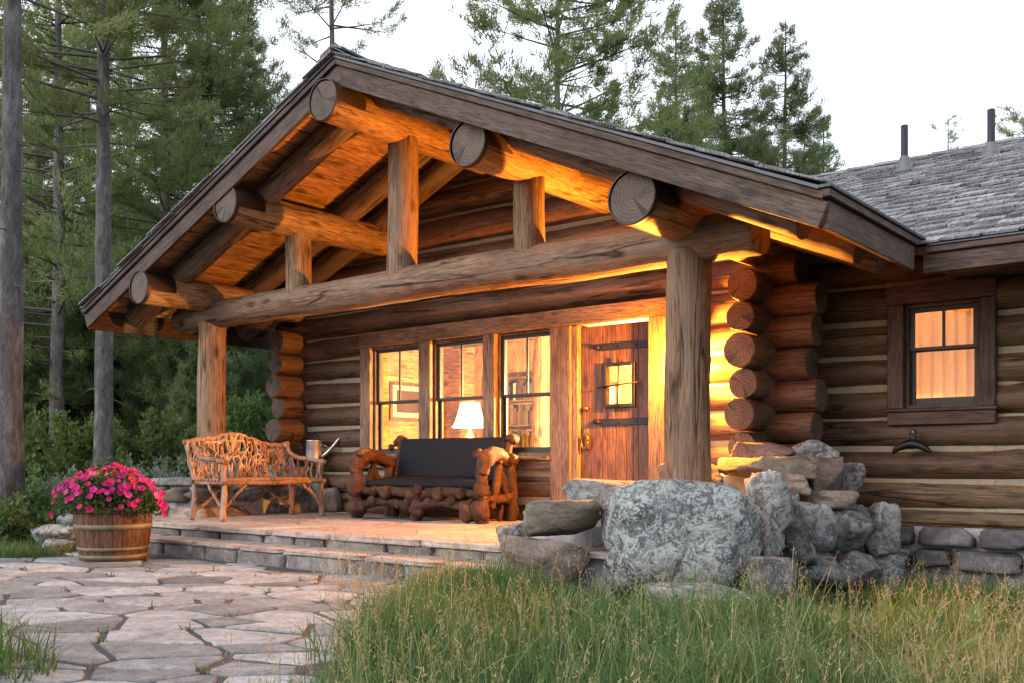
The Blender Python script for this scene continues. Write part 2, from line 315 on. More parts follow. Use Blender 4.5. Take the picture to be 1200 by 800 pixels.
def log_mesh(L, r0, r1, mats, seed=0, seg=22, step=0.12, lump=0.05, bow=0.012, round_end=0.012, knob=True):
    """tapered, slightly lumpy log along +Z from 0 to L"""
    rg = random.Random(seed); n = max(4, int(L / step)); V = []; F = []; fm = []
    knots = [(rg.uniform(0, L), rg.uniform(0, 2 * PI), rg.uniform(0.06, 0.14)) for _ in range(int(L * 1.2))] if knob else []
    ph = rg.uniform(0, 9); bx = rg.uniform(-bow, bow); by = rg.uniform(-bow, bow)
    zs = [0.0, round_end] + [L * i / n for i in range(1, n)] + [L - round_end, L]
    for i, z in enumerate(zs):
        t = z / L; r = r0 + (r1 - r0) * t
        if i == 0 or i == len(zs) - 1: r *= 0.955
        cx = bx * math.sin(t * PI) + 0.006 * math.sin(z * 2.1 + ph); cy = by * math.sin(t * PI) + 0.006 * math.cos(z * 1.7 + ph)
        for k in range(seg):
            a = 2 * PI * k / seg
            q = r * (1 + lump * noise.noise(Vector((math.cos(a) * 1.1 + ph, math.sin(a) * 1.1, z * 0.9 + seed * 1.7))) + lump * 0.5 * noise.noise(Vector((math.cos(a) * 2.6, math.sin(a) * 2.6 + ph, z * 3.3))))
            for kz, ka, kr in knots:
                dz = z - kz
                if abs(dz) < 0.2:
                    da = (a - ka + PI) % (2 * PI) - PI
                    q += kr * 0.13 * math.exp(-(dz / 0.06) ** 2 - (da * r / 0.06) ** 2)
            V.append((cx + q * math.cos(a), cy + q * math.sin(a), z))
    for i in range(len(zs) - 1):
        for k in range(seg):
            k2 = (k + 1) % seg; F.append((i * seg + k, i * seg + k2, (i + 1) * seg + k2, (i + 1) * seg + k)); fm.append(0)
    F.append(tuple(range(seg - 1, -1, -1))); fm.append(1)
    b0 = (len(zs) - 1) * seg; F.append(tuple(range(b0, b0 + seg))); fm.append(1)
    return mesh('log', V, F, mats, True, fm)
_ls = [100]
def log(name, p0, p1, r0, r1, mats, parent, roll=None, **kw):
    p0 = Vector(p0); p1 = Vector(p1); _ls[0] += 1
    me = log_mesh((p1 - p0).length, r0, r1, mats, seed=_ls[0], **kw)
    return obj(name, me, parent, p0, quat=zquat(p1 - p0, rnd.uniform(0, 6.28) if roll is None else roll))

def box_vf(x0, x1, y0, y1, z0, z1, b=0.006):
    """chamfered box"""
    b = min(b, (x1 - x0) * 0.45, (y1 - y0) * 0.45, (z1 - z0) * 0.45)
    V = []; idx = {}
    for ix, x in enumerate((x0, x1)):
        for iy, y in enumerate((y0, y1)):
            for iz, z in enumerate((z0, z1)):
                sx = b if ix == 0 else -b; sy = b if iy == 0 else -b; sz = b if iz == 0 else -b
                idx[ix, iy, iz] = len(V)
                V += [(x, y + sy, z + sz), (x + sx, y, z + sz), (x + sx, y + sy, z)]
    g = lambda i, j, k, a: idx[i, j, k] + a
    F = [(g(0,0,0,0), g(0,0,1,0), g(0,1,1,0), g(0,1,0,0)), (g(1,0,0,0), g(1,1,0,0), g(1,1,1,0), g(1,0,1,0)),
         (g(0,0,0,1), g(1,0,0,1), g(1,0,1,1), g(0,0,1,1)), (g(0,1,0,1), g(0,1,1,1), g(1,1,1,1), g(1,1,0,1)),
         (g(0,0,0,2), g(0,1,0,2), g(1,1,0,2), g(1,0,0,2)), (g(0,0,1,2), g(1,0,1,2), g(1,1,1,2), g(0,1,1,2))]
    for j in (0, 1):
        for k in (0, 1):   # edges along x
            F.append((g(0,j,k,1), g(1,j,k,1), g(1,j,k,2), g(0,j,k,2)) if (j + k) % 2 == 1 else (g(0,j,k,2), g(1,j,k,2), g(1,j,k,1), g(0,j,k,1)))
            F.append((g(j,0,k,0), g(j,1,k,0), g(j,1,k,2), g(j,0,k,2)) if (j + k) % 2 == 0 else (g(j,0,k,2), g(j,1,k,2), g(j,1,k,0), g(j,0,k,0)))
            F.append((g(j,k,0,0), g(j,k,1,0), g(j,k,1,1), g(j,k,0,1)) if (j + k) % 2 == 1 else (g(j,k,0,1), g(j,k,1,1), g(j,k,1,0), g(j,k,0,0)))
    for i in (0, 1):
        for j in (0, 1):
            for k in (0, 1):
                t = (g(i,j,k,0), g(i,j,k,1), g(i,j,k,2)); F.append(t if (i + j + k) % 2 == 0 else t[::-1])
    return V, F
def board(name, x0, x1, y0, y1, z0, z1, mat, parent, b=0.005, axis=None):
    """a chamfered board given by its bounds in the parent's space; its local Z runs along the longest side so the grain does too"""
    d = (x1 - x0, y1 - y0, z1 - z0); c = ((x0 + x1) / 2, (y0 + y1) / 2, (z0 + z1) / 2)
    ax = axis if axis is not None else d.index(max(d))
    if ax == 2: q = Quaternion(); s = d
    elif ax == 0: q = Quaternion((0, 1, 0), PI / 2); s = (d[2], d[1], d[0])
    else: q = Quaternion((1, 0, 0), -PI / 2); s = (d[0], d[2], d[1])
    V, F = box_vf(-s[0] / 2, s[0] / 2, -s[1] / 2, s[1] / 2, -s[2] / 2, s[2] / 2, b)
    return obj(name, mesh(name, V, F, mat, False), parent, c, quat=q)
def sloped_board(name, p0, p1, width_dir, w, thick, mat, parent, b=0.005):
    """board with axis p0-p1 (local Z), width w along width_dir (local X) and thickness along the remaining axis"""
    p0 = Vector(p0); p1 = Vector(p1); zax = (p1 - p0).normalized(); xax = Vector(width_dir); xax = (xax - zax * xax.dot(zax)).normalized(); yax = zax.cross(xax)
    L = (p1 - p0).length; V, F = box_vf(-w / 2, w / 2, -thick / 2, thick / 2, 0, L, b)
    q = Matrix((xax, yax, zax)).transposed().to_quaternion()
    return obj(name, mesh(name, V, F, mat, False), parent, p0, quat=q)

def rock_mesh(w, dp, h, seed, mat, cuts=7, lump=0.12, sub=24, box=0.0, rough=0.02):
    """boulder: sphere or box-like, cut by planes, roughened; centred; w (x), dp (y), h (z) full sizes"""
    rg = random.Random(seed); nu = sub; nv = sub // 2 + 2; P = []
    planes = []
    for _ in range(cuts):
        z = rg.uniform(-1, 1); a = rg.uniform(0, 2 * PI); s = math.sqrt(1 - z * z)
        planes.append((Vector((s * math.cos(a), s * math.sin(a), z)), rg.uniform(0.62, 0.88)))
    off = Vector((rg.uniform(-50, 50), rg.uniform(-50, 50), rg.uniform(-50, 50)))
    F = []
    def pt(th, ph):
        d = Vector((math.sin(th) * math.cos(ph), math.sin(th) * math.sin(ph), math.cos(th)))
        if box > 0:
            e = 2 / (2 + 6 * box); s = lambda t: math.copysign(abs(t) ** e, t)
            k = (abs(d.x) ** (2 / e) + abs(d.y) ** (2 / e) + abs(d.z) ** (2 / e)) ** (-e / 2); d = d * k
        r = 1 + lump * noise.noise(d * 1.3 + off) + lump * 0.5 * noise.noise(d * 3.1 + off)
        d = d * r
        for nrm, dist in planes:
            q = d.dot(nrm) - dist * (1.06 if box > 0 else 1)
            if q > 0: d = d - nrm * (q * 0.92)
        d = d * (1 + rough * noise.noise(d * 7 + off) + rough * 0.8 * noise.noise(d * 15 + off))
        return d
    P.append(pt(0, 0))
    for i in range(1, nv):
        for k in range(nu): P.append(pt(PI * i / nv, 2 * PI * k / nu))
    P.append(pt(PI, 0))
    for k in range(nu): F.append((0, 1 + k, 1 + (k + 1) % nu))
    for i in range(nv - 2):
        a = 1 + i * nu
        for k in range(nu): F.append((a + k, a + nu + k, a + nu + (k + 1) % nu, a + (k + 1) % nu))
    a = 1 + (nv - 2) * nu
    for k in range(nu): F.append((len(P) - 1, a + (k + 1) % nu, a + k))
    mx = [max(abs(p[i]) for p in P) for i in range(3)]
    V = [(p.x / mx[0] * w / 2, p.y / mx[1] * dp / 2, p.z / mx[2] * h / 2) for p in P]
    return mesh('rock', V, F, mat, True)
def tube_vf(pts, rad, seg=8, lump=0.0, seed=0, caps=True):
    """swept tube through pts with radii rad"""
    pts = [Vector(p) for p in pts]; n = len(pts); V = []; F = []
    t0 = (pts[1] - pts[0]).normalized(); up = Vector((0, 0, 1)) if abs(t0.z) < 0.9 else Vector((1, 0, 0)); u = t0.cross(up).normalized()
    for i in range(n):
        t = (pts[min(i + 1, n - 1)] - pts[max(i - 1, 0)]).normalized(); u = (u - t * u.dot(t)).normalized(); w = t.cross(u)
        for k in range(seg):
            a = 2 * PI * k / seg; r = rad[i]
            if lump: r *= 1 + lump * noise.noise(Vector((math.cos(a) * 1.5 + seed * 3.1, math.sin(a) * 1.5, i * 0.55 + seed)))
            V.append(pts[i] + u * (r * math.cos(a)) + w * (r * math.sin(a)))
    for i in range(n - 1):
        for k in range(seg): F.append((i * seg + k, i * seg + (k + 1) % seg, (i + 1) * seg + (k + 1) % seg, (i + 1) * seg + k))
    if caps: F.append(tuple(range(seg - 1, -1, -1))); F.append(tuple(range((n - 1) * seg, n * seg)))
    return V, F
def spline(pts, n):
    pts = [Vector(p) for p in pts]; P = [pts[0]] + pts + [pts[-1]]; out = []
    segs = len(pts) - 1
    for i in range(n + 1):
        t = i / n * segs; k = min(int(t), segs - 1); t -= k; a, b, c, d = P[k:k + 4]
        out.append(0.5 * ((2 * b) + (c - a) * t + (2 * a - 5 * b + 4 * c - d) * t * t + (3 * b - a - 3 * c + d) * t ** 3))
    return out
def tube(name, pts, rad, mat, parent, seg=8, lump=0.0, n=None, seed=0, smooth=True):
    if n: 
        m0 = len(rad); q = spline(pts, n); rr = []
        for i in range(n + 1):
            t = i / n * (m0 - 1); k = min(int(t), m0 - 2) if m0 > 1 else 0; rr.append(rad[k] + (rad[k + 1] - rad[k]) * (t - k) if m0 > 1 else rad[0])
        pts, rad = q, rr
    V, F = tube_vf(pts, rad, seg, lump, seed)
    return obj(name, mesh(name, V, F, mat, smooth), parent)
def lathe(name, prof, mat, parent, seg=24, loc=(0, 0, 0)):
    V = []; F = []
    for r, z in prof:
        for k in range(seg): V.append((r * math.cos(2 * PI * k / seg), r * math.sin(2 * PI * k / seg), z))
    for i in range(len(prof) - 1):
        for k in range(seg): F.append((i * seg + k, i * seg + (k + 1) % seg, (i + 1) * seg + (k + 1) % seg, (i + 1) * seg + k))
    return obj(name, mesh(name, V, F, mat, True), parent, loc)
def lumpy_ball(name, c, r, mat, parent, seed, squash=(1, 1, 1), lump=0.25):
    me = rock_mesh(2 * r * squash[0], 2 * r * squash[1], 2 * r * squash[2], seed, mat, cuts=0, lump=lump, sub=14, rough=0.03)
    return obj(name, me, parent, c)

# ------------------------------------------------------------------ ground, patio, porch floor
ZP, ZT, ZF = -0.23, -0.08, 0.04          # patio, lower step, porch floor
def inside(p, poly):
    r = False; j = len(poly) - 1
    for i in range(len(poly)):
        a, b = poly[i], poly[j]
        if (a[1] > p[1]) != (b[1] > p[1]) and p[0] < (b[0] - a[0]) * (p[1] - a[1]) / (b[1] - a[1]) + a[0]: r = not r
        j = i
    return r
PATIO = [(-6.3, -1.5), (-0.9, -1.5), (-0.95, -2.05), (-0.3, -2.9), (0.4, -3.75), (0.8, -4.4), (1.1, -5.2), (1.3, -7.5), (0.3, -7.5), (-0.15, -5.6), (-0.75, -5.1), (-2.2, -4.8), (-4.0, -4.9), (-8.5, -5.4), (-8.5, -3.7), (-6.6, -3.25), (-5.75, -2.95), (-5.55, -2.4)]
def ground_z(x, y):
    r = math.hypot(x + 2, y + 2)
    z = -0.285 + 0.05 * noise.noise(Vector((x * 0.35, y * 0.35, 3.0)))
    z -= 0.13 * min(1, max(0, (x - 0.5) / 0.5)) * min(1, max(0, (y + 1.6) / 1.2))
    f = min(1, max(0, (r - 14) / 40)); z += f * (1.2 + 1.2 * noise.noise(Vector((x * 0.03, y * 0.03, 8.0))))
    return z
gx = sorted(set([-300, -200, -140, -100, -75, -55] + list(range(-44, 45, 2)) + [55, 75, 100, 140, 200, 300] + [i * 0.5 for i in range(-24, 17)]))
V = [(x, y, ground_z(x, y)) for y in gx for x in gx]; n = len(gx)
F = [(j * n + i, j * n + i + 1, (j + 1) * n + i + 1, (j + 1) * n + i) for j in range(n - 1) for i in range(n - 1)]
ground = tag(obj('ground', mesh('ground', V, F, 'soil')), kind='structure')

def clip(poly, nx, ny, c):
    out = []
    for i in range(len(poly)):
        a, b = poly[i], poly[(i + 1) % len(poly)]; da = nx * a[0] + ny * a[1] - c; db = nx * b[0] + ny * b[1] - c
        if da <= 0: out.append(a)
        if (da < 0) != (db < 0) and abs(da - db) > 1e-9:
            t = da / (da - db); out.append((a[0] + (b[0] - a[0]) * t, a[1] + (b[1] - a[1]) * t))
    return out
def cells(bounds, size, aniso, ang, seed, keep, weight=0.25):
    """irregular paving: power diagram of jittered seeds, in a stretched and turned frame"""
    rg = random.Random(seed); ca, sa = math.cos(ang), math.sin(ang)
    x0, x1, y0, y1 = bounds; cx, cy = (x0 + x1) / 2, (y0 + y1) / 2; R = max(x1 - x0, y1 - y0) * 0.75
    S = []; nn = int(R / size) + 1
    grid = {}
    for _ in range(nn * nn * 30):                       # scattered seeds with a minimum distance that varies from place to place
        p = (rg.uniform(-nn, nn) * size, rg.uniform(-nn, nn) * size); m = size * rg.uniform(0.55, 1.05); k = (int(p[0] // size), int(p[1] // size))
        if all((q[0] - p[0]) ** 2 + (q[1] - p[1]) ** 2 > m * m for a in (-1, 0, 1) for b in (-1, 0, 1) for q in grid.get((k[0] + a, k[1] + b), ())):
            grid.setdefault(k, []).append(p); S.append((*p, rg.uniform(-weight, weight) * size * size))
    out = []
    tow = lambda p: (cx + (p[0] * aniso) * ca - p[1] * sa, cy + (p[0] * aniso) * sa + p[1] * ca)
    for i, a in enumerate(S):
        w = tow(a)
        if not (x0 - 1 < w[0] < x1 + 1 and y0 - 1 < w[1] < y1 + 1): continue
        poly = [(a[0] - size * 2, a[1] - size * 2), (a[0] + size * 2, a[1] - size * 2), (a[0] + size * 2, a[1] + size * 2), (a[0] - size * 2, a[1] + size * 2)]
        for j, b in enumerate(S):
            if i == j: continue
            dx, dy = b[0] - a[0], b[1] - a[1]
            if dx * dx + dy * dy > (3 * size) ** 2: continue
            poly = clip(poly, dx, dy, (b[0] ** 2 + b[1] ** 2 - b[2] - a[0] ** 2 - a[1] ** 2 + a[2]) / 2)
            if len(poly) < 3: break
        if len(poly) < 3: continue
        poly = [tow(p) for p in poly]
        c = (sum(p[0] for p in poly) / len(poly), sum(p[1] for p in poly) / len(poly))
        if keep(c, poly): out.append(poly)
    return out
def inset(poly, d):
    """move each edge of a convex polygon inwards"""
    p = poly
    ar = sum(p[i][0] * p[(i + 1) % len(p)][1] - p[(i + 1) % len(p)][0] * p[i][1] for i in range(len(p)))
    if ar < 0: p = p[::-1]
    out = p
    for i in range(len(p)):
        a, b = p[i], p[(i + 1) % len(p)]; ex, ey = b[0] - a[0], b[1] - a[1]; L = math.hypot(ex, ey)
        if L < 1e-5: continue
        nx, ny = ey / L, -ex / L; out = clip(out, nx, ny, nx * a[0] + ny * a[1] - d)
        if len(out) < 3: return None
    q = []
    for v in out:
        if not q or math.hypot(v[0] - q[-1][0], v[1] - q[-1][1]) > 0.012: q.append(v)
    if len(q) > 2 and math.hypot(q[0][0] - q[-1][0], q[0][1] - q[-1][1]) < 0.012: q.pop()
    return q if len(q) >= 3 else None
def flagstone(poly, ztop, parent, mat, seed, joint=0.012, thick=0.04, tilt=0.006, wob=0.02):
    rg = random.Random(seed); poly = inset(poly, joint)
    if not poly: return None
    c = (sum(p[0] for p in poly) / len(poly), sum(p[1] for p in poly) / len(poly)); ring = []
    for i in range(len(poly)):                         # break the straight edges
        a, b = poly[i], poly[(i + 1) % len(poly)]; L = math.hypot(b[0] - a[0], b[1] - a[1]); k = max(1, int(L / 0.07))
        for j in range(k):
            t = j / k; x, y = a[0] + (b[0] - a[0]) * t, a[1] + (b[1] - a[1]) * t; w = wob * noise.noise(Vector((x * 9, y * 9, seed)))
            dx, dy = x - c[0], y - c[1]; D = math.hypot(dx, dy) + 1e-6
            if j == 0: w -= 0.004
            ring.append((dx + dx / D * min(w, joint * 0.7), dy + dy / D * min(w, joint * 0.7)))
    m = len(ring); tx, ty = rg.uniform(-tilt, tilt) * 2, rg.uniform(-tilt, tilt) * 2; dz = rg.uniform(-0.004, 0.004)
    h = lambda x, y: dz + x * tx + y * ty + 0.004 * noise.noise(Vector((x * 5, y * 5, seed * 3.0)))
    V = [(x, y, -thick) for x, y in ring] + [(x, y, h(x, y) - 0.007) for x, y in ring] + [(x * (1 - 0.008 / max(0.05, math.hypot(x, y))), y * (1 - 0.008 / max(0.05, math.hypot(x, y))), h(x, y)) for x, y in ring] + [(x * 0.6, y * 0.6, h(x * 0.6, y * 0.6) + 0.001) for x, y in ring] + [(0, 0, dz + 0.001)]
    F = []
    for r in range(3):
        for k in range(m): F.append((r * m + k, r * m + (k + 1) % m, (r + 1) * m + (k + 1) % m, (r + 1) * m + k))
    for k in range(m): F.append((3 * m + k, 3 * m + (k + 1) % m, 4 * m))
    me = mesh('flagstone', V, F, mat, False)
    return obj('flagstone', me, parent, (c[0], c[1], ztop))
def prism(name, poly, z0, z1, mat, parent=None):
    m = len(poly); V = [(x, y, z0) for x, y in poly] + [(x, y, z1) for x, y in poly]
    F = [tuple(range(m - 1, -1, -1)), tuple(range(m, 2 * m))] + [(i, (i + 1) % m, m + (i + 1) % m, m + i) for i in range(m)]
    return obj(name, mesh(name, V, F, mat, False), parent)

patio = tag(prism('patio', PATIO[::-1] if False else PATIO, -0.45, ZP - 0.009, 'joint'), kind='structure')
stones = cells((-8.6, 1.3, -7.4, -1.6), 0.31, 1.5, 0.35, 11, lambda c, p: inside(c, PATIO) and c[1] < -1.62 and all(q[1] < -1.5 for q in p), 0.32)
stones.sort(key=lambda p: (p[0][0] - CAM.x) ** 2 + (p[0][1] - CAM.y) ** 2)
for i, p in enumerate(stones[:300]): flagstone(p, ZP, patio, 'flag', i, joint=0.010 + 0.013 * ((i * 7) % 5) / 4, tilt=0.004)

floor = tag(prism('porch_floor', [(-6.9, -1.3), (0.1, -1.3), (0.1, 1.5), (-6.9, 1.5)], -0.4, ZF - 0.012, 'mortar'), kind='structure')
FL = [(-6.9, -1.36), (-0.3, -1.36), (-0.3, 1.33), (-6.9, 1.33)]
def clip_rect(p, r):
    for nx, ny, c in ((1, 0, r[1]), (-1, 0, -r[0]), (0, 1, r[3]), (0, -1, -r[2])):
        p = clip(p, nx, ny, c)
        if len(p) < 3: return None
    return p
for i, p in enumerate(cells((-6.9, -0.3, -1.4, 1.4), 0.62, 1.5, 0.12, 5, lambda c, p: True, 0.2)):
    p = clip_rect(p, (-6.9, -0.25, -1.36, 1.3))
    if p: flagstone(p, ZF, floor, 'pinkflag', 900 + i, joint=0.006, thick=0.05, tilt=0.002)

steps = thing('stone_steps', 'two low stone steps with pinkish treads along the porch front', 'steps', (-3.5, -1.5, ZP))
def step_part(name, x0, x1, y0, y1, z0, z1, mat, seed, bev=0.012):
    me = rock_mesh(x1 - x0, y1 - y0, z1 - z0, seed, mat, cuts=0, lump=0.05, sub=36, box=4.0, rough=0.012)
    return obj(name, me, steps, ((x0 + x1) / 2 + 3.5, (y0 + y1) / 2 + 1.5, (z0 + z1) / 2 - ZP))
V, F = box_vf(-3.35, 2.7, -0.17, 0.2, -0.25, ZT - 0.03 - ZP, 0.01); obj('mortar_core', mesh('mortar_core', V, F, 'mortar', False), steps)
rg = random.Random(3)
for row, (ya, z0, z1) in enumerate(((-1.355, ZT - 0.01, ZF - 0.055), (-1.705, -0.3, ZT - 0.04))):
    x = -6.85
    while x < -0.75:
        w = rg.uniform(0.42, 0.85); step_part('riser_stone', x, x + w - 0.025, ya, ya + 0.16, z0, z1, 'step', int(x * 100) + row * 7 + 2000); x += w
x = -6.88
while x < -0.8:
    w = rg.uniform(0.6, 1.1); step_part('tread_slab', x, x + w - 0.012, -1.73, -1.3, ZT - 0.042, ZT, 'pinkflag', int(x * 77) + 3000); x += w
x = -6.88
while x < -0.55:
    w = rg.uniform(0.6, 1.2); step_part('tread_slab', x, x + w - 0.012, -1.385, -1.1, ZF - 0.052, ZF + 0.002, 'pinkflag', int(x * 55) + 4000); x += w

# ------------------------------------------------------------------ log cabin
cabin = thing('log_cabin', 'log cabin with gabled timber porch, lit windows and a shingled side wing', 'cabin')
W = 1.42; RX = -3.25; XR, XL = 0.0, -6.5; LM = ['log', 'log_end']; PM = ['post', 'post_end']
AX, T0, GY = -3.13, 4.47, -0.95
SLS = {1: 0.437, -1: 0.412}; EXS = {1: 4.62, -1: 4.57}; EX = EXS[1]      # the two slopes differ a little
CSS = {k: 1 / math.sqrt(1 + v * v) for k, v in SLS.items()}
def T(x): return T0 - SLS[1 if x > AX else -1] * abs(x - AX)
# porch posts, plate beam, short posts
log('porch_post', (XR, 0, 0.35), (XR, 0, 2.36), 0.19, 0.178, PM, cabin, lump=0.06)
log('porch_post', (XL, 0, 0.35), (XL, 0, 2.36), 0.175, 0.165, PM, cabin, lump=0.06)
log('plate_beam', (-7.15, 0, 2.44), (0.62, 0, 2.43), 0.16, 0.185, PM, cabin, lump=0.07, bow=0.03, step=0.1)
log('king_post', (RX, 0.0, 2.5), (RX, 0, 3.98), 0.155, 0.15, PM, cabin)
for s in (-1, 1): log('short_post', (RX + s * 1.63, 0.0, 2.5), (RX + s * 1.63, 0, 3.3), 0.145, 0.14, PM, cabin)
# purlins with metal-wrapped ends
PUR = [(-3.25, 4.03, -1.03, 0.185), (-4.88, 3.345, -0.95, 0.185), (-1.62, 3.345, -0.85, 0.19), (-6.5, 2.655, -0.97, 0.18), (0.0, 2.615, -0.86, 0.195)]
for i, (x, z, y0, r) in enumerate(PUR):
    p = log('purlin', (x, y0, z), (x, 2.3, z), r, r * 0.92, ['purlin', 'purlin_end'], cabin, roll=0, lump=0.03)
    V = []; F = []; seg = 36; L = 0.36                    # a rolled sheet round the end, open at the bottom behind the rim
    prof = [(r * 1.0, -0.014, 0), (r * 1.045, -0.016, 0), (r * 1.06, 0.0, 0), (r * 1.06, 0.035, 0)]
    for k in range(seg + 1):
        a = 2 * PI * k / seg
        for rr, zz, _ in prof: V.append((rr * math.cos(a), rr * math.sin(a), zz))
    for k in range(seg):
        for j in range(3): F.append((k * 4 + j, k * 4 + j + 1, k * 4 + 5 + j, k * 4 + 4 + j))
    b0 = len(V); a0, a1 = -0.25, PI + 0.25
    for k in range(seg + 1):
        a = a0 + (a1 - a0) * k / seg; ll = L
        for rr, zz in ((r * 1.055, 0.03), (r * 1.05, ll), (r * 0.97, ll)): V.append((rr * math.cos(a), rr * math.sin(a), zz))
    for k in range(seg):
        for j in range(2): F.append((b0 + k * 3 + j, b0 + k * 3 + j + 1, b0 + k * 3 + 4 + j, b0 + k * 3 + 3 + j))
    # child local frame: log axis is local Z; find which local direction is up
    q = p.rotation_quaternion; up = q.inverted() @ Vector((0, 0, 1)); ang = math.atan2(up.y, up.x) - PI / 2
    c = obj('end_cap', mesh('end_cap', V, F, 'capmetal'), p, (0, 0, 0), quat=Quaternion((0, 0, 1), ang))
    c['label'] = 'dark sheet metal wrapped round the purlin end'
# rafters
for y in (-0.46, 0.62, 1.15):
    for s in (-1, 1):
        f = lambda x: T(x) - 0.255
        xa = AX + s * 0.06; xb = AX + s * (4.31 if s > 0 else 4.32)
        log('rafter', (xa, y, f(xa)), (xb, y, f(xb)), 0.125, 0.135, ['rafter', 'post_end'], cabin, seg=18)
# roof: sheathing slab with boards, fascia, flashing and shingles as its pieces
VB = lambda x: (T(x) - 2.40) / 0.41 + 1.03                  # where the slope meets the wing roof
V = []; F = []
for s in (-1, 1):
    EX = EXS[s]; xe = AX + s * EX; b0 = len(V)
    q = [(AX, GY), (xe, GY), (xe, VB(xe) + 0.05), (AX, VB(AX) + 0.05)]
    V += [(x, y, T(x) - 0.045) for x, y in q] + [(x, y, T(x) - 0.07) for x, y in q]
    F += [tuple(b0 + k for k in ((0, 1, 2, 3) if s > 0 else (3, 2, 1, 0))), tuple(b0 + 4 + k for k in ((3, 2, 1, 0) if s > 0 else (0, 1, 2, 3)))]
    F += [(b0 + k, b0 + (k + 1) % 4, b0 + 4 + (k + 1) % 4, b0 + 4 + k) for k in range(4)]
proof = obj('porch_roof', mesh('porch_roof', V, F, 'fascia', False), cabin)
for s in (-1, 1):
    SL, cs, EX = SLS[s], CSS[s], EXS[s]; d = Vector((s * cs, 0, -SL * cs)); nrm = Vector((s * SL * cs, 0, cs)); L = EX / cs; ap = Vector((AX, 0, T0))
    k = 0; u = 0.02
    while u < L - 0.1:
        w = 0.185 + 0.03 * rnd.random(); w = min(w, L - 0.03 - u)
        base = ap + d * (u + w / 2) - nrm * 0.078
        sloped_board('ceiling_board', base + Vector((0, GY + 0.02, 0)), base + Vector((0, 1.75, 0)), d, w - 0.012, 0.022, 'deck', proof, 0.004); u += w
    def rake(name, y0, y1, n0, n1, mat, over=0.0):
        a = ap - nrm * ((n0 + n1) / 2) + Vector((0, (y0 + y1) / 2, 0)); a2 = a + d * (L + over)
        t = n0 * SL; yo = Vector((0, 0.003 * (s > 0), 0))
        sloped_board(name, a + d * t + yo, a2 + yo, nrm, n1 - n0, y1 - y0, mat, proof, 0.004)
    rake('barge_board', GY - 0.02, GY + 0.02, 0.118, 0.285, 'fascia', 0.085)
    rake('rake_trim', GY - 0.05, GY + 0.018, 0.068, 0.115, 'fascia', 0.05)
    rake('drip_flashing', GY - 0.065, GY + 0.015, 0.038, 0.066, 'flash', 0.01)
    xe = AX + s * EX; ze = T(xe); y1 = VB(xe) - 0.02 if s > 0 else 1.9
    board('eave_fascia', xe - 0.022, xe + 0.018, GY + 0.024, y1 - 0.3 * (s > 0), ze - 0.305, ze - 0.115, 'fascia', proof)
    board('eave_trim', xe - 0.02 if s > 0 else xe - 0.05, xe + 0.05 if s > 0 else xe + 0.02, GY - 0.045, y1 - 0.28 * (s > 0), ze - 0.112, ze - 0.06, 'fascia', proof)
    board('drip_flashing', xe - 0.02 if s > 0 else xe - 0.065, xe + 0.065 if s > 0 else xe + 0.02, GY - 0.06, y1 - 0.25 * (s > 0), ze - 0.058, ze - 0.03, 'flash', proof)
# shingles of the porch roof: seen only as a ragged edge, one joined piece per slope
def shingle_vf(w, L, t):
    return box_vf(-w / 2, w / 2, -t, t * 0.2, 0, L, 0.002)
for s in (-1, 1):
    rg = random.Random(50 + s); V = []; F = []
    SL, cs, EX = SLS[s], CSS[s], EXS[s]; d = Vector((s * cs, 0, -SL * cs)); nrm = Vector((s * SL * cs, 0, cs)); L = EX / cs; u = L + 0.05; tilt = 0.034
    while u > 0.1:
        x = AX + d.x * u; y = GY - 0.085 + rg.uniform(-0.03, 0.02); ymax = VB(min(max(x, AX - EX), AX + EX)) + 0.1
        while y < ymax:
            w = rg.uniform(0.1, 0.24); o = Vector((AX, y + w / 2, T0)) + d * (u + rg.uniform(-0.02, 0.02)) - nrm * (0.018 - rg.uniform(0, 0.012))
            up = (-d + nrm * -tilt).normalized(); nn = Vector((0, 1, 0)).cross(up) * (1 if s < 0 else -1); nn = up.cross(Vector((0, 1, 0)))
            if nn.z < 0: nn = -nn
            vv, ff = box_vf(-w / 2 + 0.003, w / 2 - 0.003, -0.008, 0.008, 0, 0.5, 0.003); b0 = len(V)
            V += [o + Vector((0, 1, 0)) * a + nn * b + up * min(c, u - 0.0) for a, b, c in vv]; flip = (Vector((0, 1, 0)).cross(nn)).dot(up) < 0
            F += [tuple(b0 + q for q in (f[::-1] if flip else f)) for f in ff]; y += w
        u -= 0.24
    tag(obj('shingles', mesh('shingles', V, F, 'shingle', False), proof), kind='stuff')
for i in range(14):
    y = GY - 0.1 + i * 0.42
    for s in (-1, 1):
        SL, cs = SLS[s], CSS[s]; d = Vector((s * cs, 0, -SL * cs)); nrm = Vector((s * SL * cs, 0, cs)); a = Vector((AX, y, T0)) + d * 0.075 + nrm * (0.028 + 0.006 * s)
        o = sloped_board('ridge_cap', a, a + Vector((0, 0.5, -0.02)), d, 0.16, 0.022, 'shingle', proof, 0.003)

EX = EXS[1]
